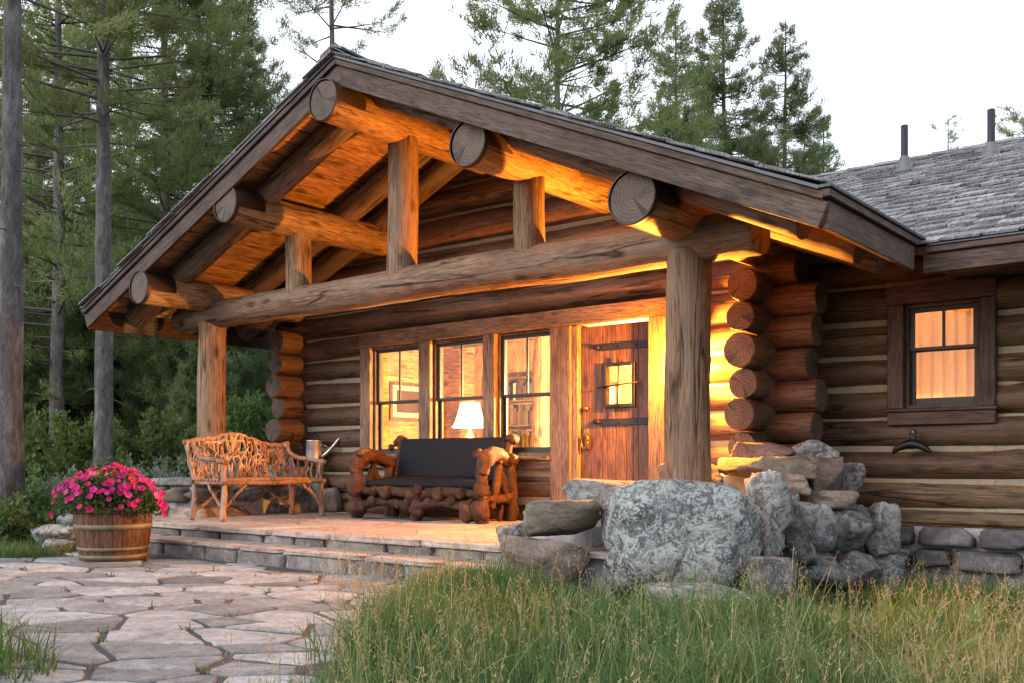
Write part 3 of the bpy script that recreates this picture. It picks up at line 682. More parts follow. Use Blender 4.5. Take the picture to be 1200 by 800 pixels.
# front wall logs (run along X)
rows = [0.115, 0.40, 0.685, 0.97, 1.257, 1.543, 1.83, 2.115, 2.395]
OPX0, OPX1 = -5.24, -0.95
for i, z in enumerate(rows):
    r = 0.146 + 0.006 * ((i * 7) % 3 - 1)
    xr = 0.50 + 0.05 * math.sin(i * 2.1); xl = -6.98 - 0.04 * math.sin(i * 1.3)
    if z > 2.25: log('wall_log', (xl, W, z), (xr - 0.1, W, z), r + 0.008, r, LM, cabin, lump=0.07)
    else:
        log('wall_log', (OPX0 + 0.05, W, z), (xl, W, z), r, r, LM, cabin)
        log('wall_log', (OPX1 - 0.05, W, z), (xr, W, z), r, r, LM, cabin)
        if z < 0.6: log('wall_log', (OPX0 - 0.05, W, z), (-2.15, W, z), r - 0.006, r - 0.004, LM, cabin)
for z, r in ((2.70, 0.16), (3.0, 0.148), (3.315, 0.178), (3.66, 0.165), (3.96, 0.14)):
    hw = min((T0 - 0.12 - z) / 0.437 - 0.02, 3.6)
    log('wall_log', (AX - hw, W, z), (AX + hw, W, z), r, r * 0.97, LM, cabin, lump=0.08)
# side wall logs (run along Y), ends toward the viewer
for k in range(6):
    z = 0.80 + 0.285 * k
    for X in (XR, XL):
        r = 0.142 + 0.008 * math.sin(k * 2.7 + X); y0 = 0.93 + 0.045 * math.sin(k * 3.7 + X + 1)
        log('side_log', (X, y0, z), (X, 2.35 if X == XR else 5.0, z), r, r, LM, cabin, lump=0.08, round_end=0.025)
# chinking panels between the logs
def chink(x0, x1, z0, z1, y=W):
    return board('chinking', x0, x1, y - 0.082, y + 0.082, z0, z1, 'chink', cabin, 0.002)
chink(XL, OPX0 - 0.02, 0.0, 2.26); chink(OPX1 + 0.02, XR, 0.0, 2.26); chink(OPX0 - 0.018, -2.12, 0.0, 0.66)
V = []
for y in (W - 0.074, W + 0.074): V += [(XL, y, 2.26), (XR, y, 2.26), (XR, y, T(XR) - 0.12), (AX, y, T0 - 0.12), (XL, y, T(XL) - 0.12)]
F = [(0, 1, 2, 3, 4), (9, 8, 7, 6, 5)] + [(k, (k + 1) % 5 + 0, 5 + (k + 1) % 5, 5 + k) for k in range(5)]
obj('chinking', mesh('chinking', V, F, 'chink', False), cabin)
for X in (XR, XL): board('chinking', X - 0.06, X + 0.06, 1.3, 2.3 if X == XR else 5.0, 0.5, 2.45, 'chink', cabin, 0.002)

# ------------------------------------------------------------------ windows and door
def frame_vf(x0, x1, z0, z1, w, y0, y1, wb=None):
    V = []; F = []
    for a in ((x0, x0 + w, z0, z1), (x1 - w, x1, z0, z1), (x0 + w, x1 - w, z1 - w, z1), (x0 + w, x1 - w, z0, z0 + (wb or w))):
        v, f = box_vf(a[0], a[1], y0, y1, a[2], a[3], 0.003); b0 = len(V); V += v; F += [tuple(b0 + i for i in q) for q in f]
    return V, F
FY = W - 0.175                                             # front of the trim
def dh_window(x0, x1, z0, z1, y, mid, trimmat, split=True):
    """double-hung window: jamb frame with two sashes, muntin and panes"""
    w = obj('window', mesh('window', *frame_vf(x0, x1, z0, z1, 0.03, y - 0.05, y + 0.06), trimmat, False), cabin)
    a0, a1, c0, c1 = x0 + 0.031, x1 - 0.031, z0 + 0.031, z1 - 0.031
    obj('upper_sash', mesh('upper_sash', *frame_vf(a0, a1, mid - 0.015, c1, 0.038, y - 0.02, y + 0.012, 0.03), 'sash', False), w)
    obj('lower_sash', mesh('lower_sash', *frame_vf(a0, a1, c0, mid + 0.015, 0.038, y + 0.014, y + 0.046, 0.06), 'sash', False), w)
    xm = (a0 + a1) / 2
    board('muntin', xm - 0.011, xm + 0.011, y - 0.014, y + 0.008, mid + 0.016, c1 - 0.039, 'sash', w, 0.003)
    for p0, p1, q0, q1, yy in ((a0 + 0.036, xm, mid + 0.014, c1 - 0.036, y - 0.004), (xm, a1 - 0.036, mid + 0.014, c1 - 0.036, y - 0.004), (a0 + 0.036, a1 - 0.036, c0 + 0.058, mid - 0.013, y + 0.03)):
        obj('pane', mesh('pane', [(p0, yy, q0), (p1, yy, q0), (p1, yy, q1), (p0, yy, q1)], [(0, 1, 2, 3)], 'glass', False), w)
    return w
for x0, x1 in ((-5.06, -4.24), (-4.05, -3.25), (-3.08, -2.32)): dh_window(x0, x1, 0.743, 2.075, W - 0.06, 1.40, 'trim')
tb = lambda n, x0, x1, z0, z1, y0=FY, y1=W + 0.06, m='trim': board(n, x0, x1, y0, y1, z0, z1, m, cabin, 0.006)
tb('head_trim', OPX0, OPX1 + 0.02, 2.078, 2.25, FY - 0.01)
for x0, x1, z0 in ((-5.24, -5.062, 0.742), (-4.238, -4.052, 0.742), (-3.248, -3.082, 0.742), (-2.318, -2.06, ZF)): tb('side_trim', x0, x1, z0, 2.076)
tb('window_sill', -5.3, -2.32, 0.70, 0.74, FY - 0.05)
tb('sill_apron', -5.24, -2.322, 0.60, 0.698, FY + 0.012)
board('inner_stool', -5.30, -2.40, W + 0.062, W + 0.2, 0.74, 0.775, 'room', cabin)
tb('door_jamb', -2.058, -1.985, ZF, 2.076, FY + 0.03); tb('side_trim', -1.125, -0.95, ZF, 2.076, FY - 0.002)
board('threshold', -1.985, -1.125, W - 0.16, W + 0.08, ZF, ZF + 0.03, 'trim', cabin)
DY = W - 0.085; DX0, DX1, DZ0, DZ1 = -1.983, -1.127, ZF + 0.032, 2.05
PX0, PX1, PZ0, PZ1 = -1.66, -1.35, 1.25, 1.64
V, F = frame_vf(PX0 - 0.03, PX1 + 0.03, PZ0 - 0.03, PZ1 + 0.03, 0.036, DY - 0.028, DY - 0.003)
door = obj('door', mesh('door', [], [], 'door'), cabin)
me = mesh('door', *frame_vf(DX0, DX1, DZ0, DZ1, 0.022, DY + 0.004, DY + 0.05), 'door', False); door.data = me
nx = 6; rg = random.Random(4); xs = [DX0 + (DX1 - DX0) * (i + (rg.uniform(-0.2, 0.2) if 0 < i < nx else 0)) / nx for i in range(nx + 1)]
for i in range(nx):
    a, b = xs[i] + 0.0015, xs[i + 1] - 0.0015
    def pl(a, b, z0, z1):
        if b - a > 0.012: board('plank', a, b, DY, DY + 0.045 - 0.003 * (i % 2), z0, z1, 'door', door, 0.004, axis=2)
    if b < PX0 or a > PX1: pl(a, b, DZ0, DZ1)
    else:
        if a < PX0: pl(a, PX0, DZ0, DZ1)
        if b > PX1: pl(PX1, b, DZ0, DZ1)
        a, b = max(a, PX0 + 0.001), min(b, PX1 - 0.001); pl(a, b, DZ0, PZ0); pl(a, b, PZ1, DZ1)
obj('iron_frame', mesh('iron_frame', V, F, 'iron', False), door)
obj('pane', mesh('pane', [(PX0, DY + 0.02, PZ0), (PX1, DY + 0.02, PZ0), (PX1, DY + 0.02, PZ1), (PX0, DY + 0.02, PZ1)], [(0, 1, 2, 3)], 'glass', False), door)
xm, zm = (PX0 + PX1) / 2, (PZ0 + PZ1) / 2
tube('grille_bar', [(xm - 0.01, DY - 0.035, PZ0 - 0.07), (xm, DY - 0.036, zm), (xm + 0.005, DY - 0.035, PZ1 + 0.07)], [0.008] * 3, 'iron', door, 8)
tube('grille_bar', [(PX0 - 0.1, DY - 0.047, zm - 0.02), (xm, DY - 0.05, zm), (PX1 + 0.07, DY - 0.047, zm + 0.015)], [0.008] * 3, 'iron', door, 8)
for z in (1.835, 1.075):                                   # strap hinges with a forked tip
    h = board('hinge_strap', -1.76, -1.128, DY - 0.012, DY - 0.001, z - 0.034, z + 0.034, 'iron', door, 0.004)
    V, F = tube_vf([(-1.75, DY - 0.007, z), (-1.81, DY - 0.007, z + 0.012), (-1.83, DY - 0.007, z)], [0.02, 0.026, 0.005], 10)
    obj('strap_tip', mesh('strap_tip', V, F, 'iron'), door)
    for x in (-1.7, -1.5, -1.3):
        V, F = tube_vf([(x, DY - 0.02, z), (x, DY - 0.01, z)], [0.008, 0.012], 10); obj('rivet', mesh('rivet', V, F, 'iron'), door)
board('latch_plate', -1.945, -1.875, DY - 0.014, DY - 0.002, 0.80, 1.02, 'brass', door, 0.006)
ring = [(-1.91 + 0.042 * math.cos(a), DY - 0.045, 0.885 + 0.075 * math.sin(a)) for a in [2 * PI * i / 20 for i in range(21)]]
tube('door_pull', ring, [0.011] * 21, 'brass', door, 8)
V, F = tube_vf([(-1.91, DY - 0.012, 1.22), (-1.91, DY - 0.03, 1.22), (-1.91, DY - 0.04, 1.22)], [0.03, 0.028, 0.02], 16); obj('deadbolt', mesh('deadbolt', V, F, 'brass'), door)

# ------------------------------------------------------------------ wing
WY = 2.05; WX1 = 7.0
wrows = [(0.375, 0.135), (0.645, 0.145), (0.925, 0.145), (1.20, 0.142), (1.47, 0.14), (1.765, 0.155), (2.09, 0.165), (2.40, 0.15)]
wx0, wx1, wz0, wz1 = 0.96, 1.85, 1.03, 2.21
for z, r in wrows:
    if wz0 - 0.05 < z < wz1 + 0.05:
        log('wall_log', (0.05, WY, z), (wx0 + 0.05, WY, z), r, r, LM, cabin); log('wall_log', (wx1 - 0.05, WY, z), (WX1, WY, z), r, r, LM, cabin)
    else: log('wall_log', (0.05, WY, z), (WX1, WY, z), r, r, LM, cabin, lump=0.07)
chink(0.1, wx0 + 0.02, 0.13, 2.64, WY); chink(wx1 - 0.02, WX1 - 0.1, 0.13, 2.64, WY); chink(wx0 + 0.022, wx1 - 0.022, 0.13, wz0 + 0.03, WY); chink(wx0 + 0.022, wx1 - 0.022, wz1 - 0.02, 2.64, WY)
board('sill_beam', 0.1, WX1, WY - 0.14, WY + 0.1, 0.13, 0.245, 'log', cabin, 0.012)
dh_window(1.10, 1.725, 1.143, 2.05, WY - 0.07, 1.665, 'wingtrim')
wt = lambda n, x0, x1, z0, z1, dy=0: board(n, x0, x1, WY - 0.18 - dy, WY + 0.05, z0, z1, 'wingtrim', cabin, 0.006)
wt('side_trim', wx0, 1.098, 1.142, 2.052); wt('side_trim', 1.727, wx1, 1.142, 2.052); wt('head_trim', wx0 - 0.01, wx1 + 0.01, 2.054, wz1, 0.008)
wt('window_sill', wx0 - 0.015, wx1 + 0.015, 1.112, 1.14, 0.02); wt('sill_apron', wx0, wx1, 0.995, 1.11)
# wing roof
WE, WZ, WS, WR = 1.03, 2.40, 0.41, 6.8
cw = 1 / math.sqrt(1 + WS * WS); RXL, RXR = -7.5, 7.6
V = []
for y, z in ((WE, WZ), (WR, WZ + WS * (WR - WE)), (2 * WR - WE, WZ)):
    for x in (RXL, RXR):
        V += [(x, y, z - 0.035), (x, y, z - 0.1)]
F = [(0, 2, 6, 4), (1, 5, 7, 3), (4, 6, 10, 8), (5, 9, 11, 7), (0, 1, 3, 2), (8, 10, 11, 9), (0, 4, 5, 1), (4, 8, 9, 5), (2, 3, 7, 6), (6, 7, 11, 10)]
# the slab starts right of the porch eave so that it never shows under the porch roof
V = [((x if x > 0 or y > 3 else AX + EX - 0.02), y, z) for x, y, z in V]
wroof = obj('wing_roof', mesh('wing_roof', V, F, 'fascia', False), cabin)
xe = AX + EX
board('wing_fascia', xe + 0.03, RXR, WE - 0.02, WE + 0.02, WZ - 0.25, WZ - 0.1, 'fascia', wroof)
board('wing_trim', xe + 0.055, RXR, WE - 0.05, WE + 0.02, WZ - 0.098, WZ - 0.05, 'fascia', wroof)
board('wing_flashing', xe + 0.07, RXR, WE - 0.06, WE + 0.02, WZ - 0.048, WZ - 0.03, 'flash', wroof)
for i in range(5):
    board('soffit_board', xe + 0.02, RXR, WE + 0.03 + i * 0.2, WE + 0.225 + i * 0.2, WZ - 0.16, WZ - 0.135, 'rafter', wroof)
d = Vector((0, cw, WS * cw)); nrm = Vector((0, -WS * cw, cw)); LS = (WR - WE) / cw
variants = []
for k in range(14):
    rg = random.Random(600 + k); w = 0.11 + 0.014 * k; t = rg.uniform(0.016, 0.028)
    V, F = box_vf(-w / 2 + 0.003, w / 2 - 0.003, -t, t * 0.3, 0, 0.52, 0.004)
    V = [(x, y * (1 - 0.6 * z / 0.52), z + (0.012 * math.sin(x * 30 + k) if z < 0.1 else 0)) for x, y, z in V]
    variants.append((w, mesh('shingle', V, F, 'shingle', False)))
rg = random.Random(77); cand = []; u = -0.05; row = 0
while u < LS - 0.05:
    x = -6 + rg.uniform(0, 0.2)
    while x < RXR:
        k = rg.randrange(14); w, me = variants[k]; y = WE + d.y * u
        if WZ + WS * (y - WE) > T(x + w / 2) - 0.06 or abs(x - AX) > EX + 0.1:
            cand.append((Vector((x + w / 2, WE, WZ)) + d * (u + rg.uniform(-0.022, 0.022)) + nrm * rg.uniform(0.0, 0.012), k, rg.uniform(-0.02, 0.02)))
        x += w
    u += 0.262; row += 1
def shq(roll, tilt=0.06):
    up = (d + nrm * -tilt).normalized(); nn = Vector((1, 0, 0)).cross(up); q = Matrix((Vector((1, 0, 0)), up.cross(Vector((1, 0, 0))), up)).transposed().to_quaternion()
    return q @ Quaternion((0, 1, 0), roll)
def pix(p):
    v = p - CAM; z = v.dot(FWD); return CXP + FPX * v.dot(RGT) / z, HZP - FPX * v.z / z, z
near = []; rest = []
for c in cand:
    a = pix(c[0]); vis = -10 < a[1] < 320 and 975 < a[0] < 1212 and (a[0] - 975) * 1.02 > (a[1] - 205)
    (near if vis else rest).append(c)
near.sort(key=lambda c: pix(c[0])[2]); rest += near[300:]; near = near[:300]
for p, k, r in near: obj('shingle', variants[k][1], wroof, p, quat=shq(r))
V = []; F = []
for p, k, r in rest:
    q = shq(r); me = variants[k][1]; b0 = len(V); V += [p + q @ v.co for v in me.vertices]; F += [tuple(b0 + i for i in f.vertices) for f in me.polygons]
tag(obj('shingles', mesh('shingles', V, F, 'shingle', False), wroof), kind='stuff')
for i in range(34):
    x = -5 + i * 0.38; zz = WZ + WS * (WR - WE) + 0.045
    for s in (-1, 1):
        dd = Vector((0, s * cw, -WS * cw)); a = Vector((x, WR, zz + 0.004 * s)) + dd * 0.08
        sloped_board('ridge_cap', a, a + Vector((0.44, 0, -0.018)), dd, 0.17, 0.02, 'shingle', wroof, 0.003)
for x, y, z in ((-0.11, 5.82, 4.34), (0.94, 5.68, 4.27)):
    p = lathe('vent_pipe', [(0.0, 0.62), (0.034, 0.62), (0.044, 0.615), (0.044, 0.1), (0.044, -0.1)], 'pipe', wroof, 20, (x, y, z - 0.02))
    lathe('vent_boot', [(0.055, 0.22), (0.06, 0.2), (0.075, 0.17), (0.11, 0.03), (0.15, 0.0), (0.15, -0.08)], 'lead', p, 20)
board('rear_wall', RXL + 1, RXR - 0.6, 11.6, 11.8, -0.3, 2.4, 'log', cabin, 0.01)
board('rear_wall', RXR - 0.8, RXR - 0.62, WY + 0.1, 11.59, -0.3, 2.4, 'log', cabin, 0.01)
# ------------------------------------------------------------------ rooms behind the windows
R0, R1, RB = -6.36, -0.16, 4.7
def room_box(name, *a, mat='room', axis=None): return board(name, *a, mat, cabin, 0.003, axis)
room_box('room_floor', R0, R1, W + 0.095, RB, -0.05, ZF, mat='roomfloor'); room_box('room_ceiling', R0, R1, W + 0.095, RB, 2.62, 2.68)
for i in range(24):
    a = R0 + (R1 - R0) * i / 24; room_box('wall_panel', a, a + (R1 - R0) / 24 - 0.006, RB - 0.03, RB, ZF, 2.62, axis=2)
room_box('room_back', R0 - 0.1, R1 + 0.1, RB + 0.002, RB + 0.06, 0, 2.7)

for i in range(11): room_box('wall_panel', R0 + 0.002, R0 + 0.03 - 0.004 * (i % 2), W + 0.095, RB - 0.035, ZF + i * 0.234, ZF + i * 0.234 + 0.23, axis=1)
room_box('room_side', R1 + 0.002, R1 + 0.07, W + 0.095, RB, 0, 2.7, axis=1)
for y in (2.2, 3.2, 4.2): log('ceiling_beam', (R0 + 0.01, y, 2.52), (R1 - 0.01, y, 2.5), 0.1, 0.1, ['purlin', 'post_end'], cabin)
log('room_post', (-4.05, 3.35, ZF), (-4.0, 3.35, 2.5), 0.13, 0.11, ['purlin', 'post_end'], cabin, lump=0.2)
# inner casings visible through the glass
for x0, x1 in ((-5.16, -5.10), (-4.34, -4.28), (-4.15, -4.09), (-3.36, -3.30), (-3.18, -3.12), (-2.43, -2.37)): pass
room_box('wing_room_floor', 0.2, 3.4, WY + 0.14, 4.6, -0.05, 0.2, mat='roomfloor')
room_box('wing_room_wall', 0.2, 3.4, 4.3, 4.36, 0.2, 2.6); room_box('wing_room_wall', 0.2, 0.26, WY + 0.14, 4.29, 0.2, 2.6, axis=2); room_box('wing_room_wall', 3.34, 3.4, WY + 0.14, 4.29, 0.2, 2.6, axis=2)
room_box('wing_room_ceiling', 0.2, 3.4, WY + 0.14, 4.29, 2.6, 2.65)

# ------------------------------------------------------------------ stonework
def px_rock(name, x0, x1, y0, y1, d, depth, mat, parent, seed, cuts=6, box=0.0, lump=0.12, roll=0.0, sub=24, base=(0, 0, 0), rough=0.025):
    """a stone given by its outline in the picture and its real distance and thickness"""
    c = at((x0 + x1) / 2, (y0 + y1) / 2, d); w = (x1 - x0) * d / FPX; h = (y1 - y0) * d / FPX
    me = rock_mesh(w, depth, h, seed, mat, cuts, lump, sub, box, rough)
    q = Quaternion((0, 0, 1), YAW) @ Quaternion((0, 1, 0), roll)
    return obj(name, me, parent, c - Vector(base), quat=q)
b = at(795, 622, 6.95)
o = px_rock('boulder', 696, 894, 552, 704, 6.9, 0.85, 'boulder', None, 38, cuts=0, box=0.07, lump=0.16, sub=90, rough=0.022)
tag(o, 'huge rounded grey lichened boulder in front of the right porch post', 'boulder')
tag(px_rock('boulder', 868, 938, 640, 708, 6.75, 0.45, 'greystone', None, 22, cuts=5, box=0.25, sub=36), 'small rounded grey boulder in the grass at the huge boulder\'s right foot', 'boulder')
tag(px_rock('boulder', 752, 882, 683, 722, 6.45, 0.5, 'greystone', None, 23, cuts=6, box=0.5, sub=36), 'flat pale rock lying in the grass under the huge boulder', 'rock')

wallR = thing('stone_wall', 'rough stone wall of stacked slabs right of the porch steps under log ends', 'stone wall', (0.3, 0.2, -0.25))
RB_ = (0.3, 0.2, -0.25)
SR = [ # x0,x1,y0,y1,d,depth,mat,box,cuts,roll
 (610,706,583,630,7.0,.5,'tanstone',.5,6,-.05),(583,702,626,694,6.95,.45,'tanstone',.8,5,.03),(583,622,612,642,7.2,.25,'greystone',.2,6,0),
 (664,768,562,588,7.6,.6,'greystone',.6,5,.02),(748,850,560,582,7.55,.5,'pinkflag',.6,5,0),(690,760,640,690,7.2,.5,'greystone',.5,5,0),
 (772,800,541,566,8.9,.3,'tanstone',.5,5,0),(800,846,545,572,8.3,.4,'tanstone',.6,5,0),
 (856,928,519,541,8.5,.5,'tanstone',.8,5,.03),(922,978,516,543,8.55,.45,'greystone',.6,5,0),(845,949,535,560,8.25,.5,'tanstone',.8,5,-.02),
 (940,987,534,580,8.4,.4,'tanstone',.6,6,0),(979,1008,543,594,8.6,.35,'greystone',.3,5,0),(892,950,556,580,8.1,.4,'tanstone',.7,5,0),
 (930,996,574,597,8.2,.4,'tanstone',.8,5,0),(912,940,576,602,8.0,.3,'greystone',.6,5,0),(878,922,556,642,7.3,.4,'greystone',.5,6,-.22),
 (905,942,570,660,7.55,.4,'greystone',.5,6,-.2),(926,980,592,652,7.8,.4,'greystone',.4,6,.1),(966,1016,592,650,8.1,.4,'greystone',.5,6,.05),
 (1007,1048,591,656,8.3,.4,'greystone',.3,5,.08),(925,985,643,682,7.7,.4,'greystone',.5,6,0),(975,1030,645,686,8.0,.4,'greystone',.5,6,0),
 (880,915,600,660,7.2,.35,'greystone',.4,5,.1),(1020,1060,650,690,8.2,.35,'greystone',.5,5,0)]
for i, s in enumerate(SR):
    m = s[6]; k = 0.07 if i > 1 else 0.0; s = (s[0] - k * (s[1] - s[0]), s[1] + k * (s[1] - s[0]), s[2] - k * (s[3] - s[2]), s[3] + k * (s[3] - s[2])) + s[4:]
    px_rock('stone', *s[:4], s[4], s[5], m, wallR, 300 + i, s[8] + 3, s[7] * (3.2 if i < 2 else 2.6), 0.2, s[9], base=RB_, sub=40, rough=0.055)
def core(parent, base, x0, x1, y0, y1, z0, z1):
    V, F = box_vf(x0 - base[0], x1 - base[0], y0 - base[1], y1 - base[1], z0 - base[2], z1 - base[2], 0.03)
    return obj('mortar_core', mesh('mortar_core', V, F, 'mortar', False), parent)
core(wallR, RB_, -0.42, 0.38, -0.62, 0.72, -0.35, 0.36); core(wallR, RB_, -0.35, 0.42, 0.7, 1.75, -0.35, 0.58); core(wallR, RB_, 0.3, 0.66, -0.1, 1.75, -0.4, 0.3); core(wallR, RB_, -0.85, -0.2, -1.12, -0.5, -0.3, 0.22); core(wallR, RB_, 0.3, 0.62, 0.2, 1.7, -0.4, 0.18)
# inner face stones seen beside the door
rg = random.Random(8)
for z in (0.14, 0.36, 0.55):
    y = -0.45
    while y < 1.2:
        L = rg.uniform(0.28, 0.5)
        if not (z > 0.5 and y < 0.75): obj('stone', rock_mesh(0.22, L - 0.02, 0.21, rg.randrange(9999), 'tanstone', 4, 0.14, 18, 0.7), wallR, (-0.42 - RB_[0], y + L / 2 - RB_[1], z - RB_[2]))
        y += L

found = thing('stone_foundation', 'dark mortared stone foundation below the wing wall logs', 'foundation', (2.0, WY, -0.35))
FB = (2.0, WY, -0.35); core(found, FB, 0.45, WX1, WY - 0.16, WY + 0.15, -0.55, 0.105)
rg = random.Random(19)
for (z0, z1) in ((-0.06, 0.118), (-0.26, -0.07), (-0.5, -0.27)):
    x = 0.62
    while x < WX1:
        w = rg.uniform(0.32, 0.75)
        obj('stone', rock_mesh(w - 0.025, 0.3, z1 - z0 - 0.012, rg.randrange(99999), rg.choice(['darkstone', 'darkstone', 'greystone']), 2, 0.08, 28, 2.4, 0.04), found, (x + w / 2 - FB[0], WY - 0.17 - 0.04 * rg.random() - FB[1], (z0 + z1) / 2 - FB[2])); x += w

wallL = thing('stone_wall', 'low stone wall behind the twig bench on the left side of the porch', 'stone wall', (-6.45, 0.3, -0.25))
LB = (-6.45, 0.3, -0.25); core(wallL, LB, -6.78, -6.08, -0.55, 1.35, -0.35, 0.40)
rg = random.Random(29)
for z0, z1 in ((-0.25, 0.18), (0.19, 0.40)):
    y = -0.68
    while y < 1.2:
        L = rg.uniform(0.3, 0.62); 
        obj('stone', rock_mesh(0.3, L - 0.025, z1 - z0 - 0.015, rg.randrange(9999), rg.choice(['tanstone', 'greystone', 'tanstone']), 5, 0.13, 22, 0.7), wallL, (-6.1 - LB[0], y + L / 2 - LB[1], (z0 + z1) / 2 - LB[2])); y += L
    x = -6.9
    while x < -6.2:
        L = rg.uniform(0.35, 0.55)
        obj('stone', rock_mesh(L - 0.02, 0.3, z1 - z0 - 0.015, rg.randrange(9999), 'tanstone', 5, 0.13, 22, 0.7), wallL, (x + L / 2 - LB[0], -0.58 - LB[1], (z0 + z1) / 2 - LB[2])); x += L
y = -0.74
while y < 0.8:
    L = rg.uniform(0.5, 0.8); obj('cap_stone', rock_mesh(0.95, L - 0.02, 0.1, rg.randrange(9999), 'greystone', 4, 0.12, 26, 0.8), wallL, (-6.42 - LB[0], y + L / 2 - LB[1], 0.445 - LB[2])); y += L
for i, (x, y, z, a, b_, c_) in enumerate([(-6.2, 1.05, 0.53, .45, .5, .26), (-6.05, 1.2, 0.25, .5, .4, .5), (-5.75, 1.22, 0.2, .36, .25, .34), (-6.55, 1.15, 0.56, .5, .5, .24)]):
    obj('stone', rock_mesh(a, b_, c_, 880 + i, ['tanstone', 'greystone'][i % 2], 5, 0.14, 22, 0.5), wallL, (x - LB[0], y - LB[1], z - LB[2]))

for i, (x0, x1, y0, y1, d, lab) in enumerate([(34, 92, 613, 642, 10.6, 'knobbly pale rock in the grass left of the flower barrel'), (66, 100, 600, 620, 11.6, 'grey rock half hidden behind the flower barrel'), (52, 84, 630, 646, 10.2, 'small pale rock at the edge of the paving left of the barrel')]):
    tag(px_rock('rock', x0, x1, y0, y1, d, 0.4, 'greystone' if i else 'boulder', None, 60 + i, 6, 0.2, 0.25, sub=26, rough=0.05), lab, 'rock')

# ------------------------------------------------------------------ wall lantern, table lamp, room furniture
lan = thing('wall_lantern', 'lit wall lantern behind the right porch post', 'lantern', (-0.64, W - 0.145, 1.62))
board('back_plate', -0.05, 0.05, -0.012, 0.0, -0.12, 0.14, 'iron', lan, 0.004)
tube('arm', [(0, 0, 0.1), (0, -0.06, 0.13), (0, -0.13, 0.12)], [0.01] * 3, 'iron', lan, 8)
lathe('lantern_cap', [(0.0, 0.13), (0.02, 0.12), (0.075, 0.075), (0.08, 0.065), (0.0, 0.066)], 'iron', lan, 8, (0, -0.14, 0))
lathe('lantern_base', [(0.0, -0.13), (0.055, -0.125), (0.06, -0.105), (0.0, -0.1)], 'iron', lan, 8, (0, -0.14, 0))
for k in range(4):
    a = PI / 4 + k * PI / 2; tube('corner_bar', [(0.055 * math.cos(a), -0.14 + 0.055 * math.sin(a), -0.11), (0.06 * math.cos(a), -0.14 + 0.06 * math.sin(a), 0.07)], [0.004] * 2, 'iron', lan, 6)
lumpy_ball('bulb', (0, -0.14, -0.02), 0.03, 'bulb', lan, 3, (1, 1, 1.4), 0.0)
tube('cord', [(-0.09, 0.0, 0.2), (-0.16, -0.03, 0.05), (-0.17, -0.035, -0.2), (-0.13, -0.03, -0.42), (-0.05, -0.02, -0.45)], [0.004] * 5, 'iron', lan, 6, n=14)
def lamp_light(name, loc, e, col, r, parent=None):
    l = bpy.data.lights.new(name, 'POINT'); l.energy = e; l.color = col; l.shadow_soft_size = r
    o = bpy.data.objects.new(name, l); o.location = loc; return link(o, parent)
lamp_light('lantern_light', (0.0, -0.17, -0.02), 1350, (1.0, 0.33, 0.032), 0.05, lan)

tl = thing('table_lamp', 'glowing table lamp with a cream shade behind the middle window', 'lamp', (-4.14, 2.05, 0.60))
lathe('lamp_shade', [(0.115, 0.8), (0.145, 0.68), (0.172, 0.59), (0.215, 0.5)], 'shade', tl, 28)
lathe('lamp_base', [(0.0, 0.0), (0.1, 0.0), (0.1, 0.02), (0.04, 0.06), (0.07, 0.16), (0.09, 0.26), (0.06, 0.38), (0.02, 0.44), (0.018, 0.56), (0.0, 0.56)], 'brass', tl, 20)
lamp_light('table_lamp_light', (0, 0, 0.64), 1100, (1.0, 0.58, 0.22), 0.05, tl)
sdt = thing('side_table', 'wooden side table under the glowing lamp inside the window', 'table', (-4.14, 2.05, ZF))
board('table_top', -0.3, 0.3, -0.22, 0.22, 0.54, 0.578, 'roomfloor', sdt)
for sx in (-1, 1):
    for sy in (-1, 1): board('leg', sx * 0.26 - 0.02, sx * 0.26 + 0.02, sy * 0.18 - 0.02, sy * 0.18 + 0.02, 0, 0.54, 'roomfloor', sdt)
bc = thing('bookcase', 'wooden bookcase with books against the room wall behind the right window', 'bookcase', (-5.0, RB - 0.2, ZF))
obj('carcass', mesh('carcass', *frame_vf(-0.55, 0.55, 0.0, 1.9, 0.035, -0.13, 0.15), 'roomfloor', False), bc)
gb = random.Random(12)
for k in range(5):
    z = 0.05 + 0.37 * k
    if k: board('shelf', -0.515, 0.515, -0.125, 0.145, z, z + 0.025, 'roomfloor', bc)
    x = -0.5
    while x < 0.42:
        w = gb.uniform(0.025, 0.06); h = gb.uniform(0.2, 0.31)
        if gb.random() < 0.85: board('book', x, x + w - 0.002, -0.08, 0.1, z + 0.026, z + 0.026 + h, gb.choice(['darkbrown', 'white', 'stave', 'trim', 'sash', 'hoop']), bc, 0.002)
        x += w + (gb.random() < 0.12) * 0.1
pend = thing('pendant_lamp', 'bare glowing bulb hanging inside, seen through the door pane', 'lamp', (-2.02, 2.75, 2.6))
tube('cord', [(0, 0, 0), (0, 0, -1.0)], [0.006, 0.006], 'iron', pend, 6)
lathe('socket', [(0.0, 0.09), (0.022, 0.085), (0.025, 0.0), (0.0, 0.0)], 'brass', pend, 14, (0, 0, -1.07))
lumpy_ball('bulb', (0, 0, -1.13), 0.055, 'bulb', pend, 4, (1, 1, 1.1), 0.0)
lamp_light('pendant_light', (0, 0, -1.21), 1600, (1.0, 0.58, 0.22), 0.05, pend)
for i, (x, z, w, h, lab) in enumerate([(-3.9, 1.5, 0.5, 0.6, 'pale framed picture on the room wall right of the bookcase'), (-5.9, 1.5, 0.36, 0.46, 'small framed picture on the room wall behind the middle window')]):
    t = thing('picture_frame', lab, 'picture', (x, RB - 0.035, z)); 
    obj('frame', mesh('frame', *frame_vf(-w / 2, w / 2, -h / 2, h / 2, 0.045, -0.03, -0.001), 'roomfloor', False), t)
    board('mat_board', -w / 2 + 0.04, w / 2 - 0.04, -0.016, -0.002, -h / 2 + 0.04, h / 2 - 0.04, 'white', t)
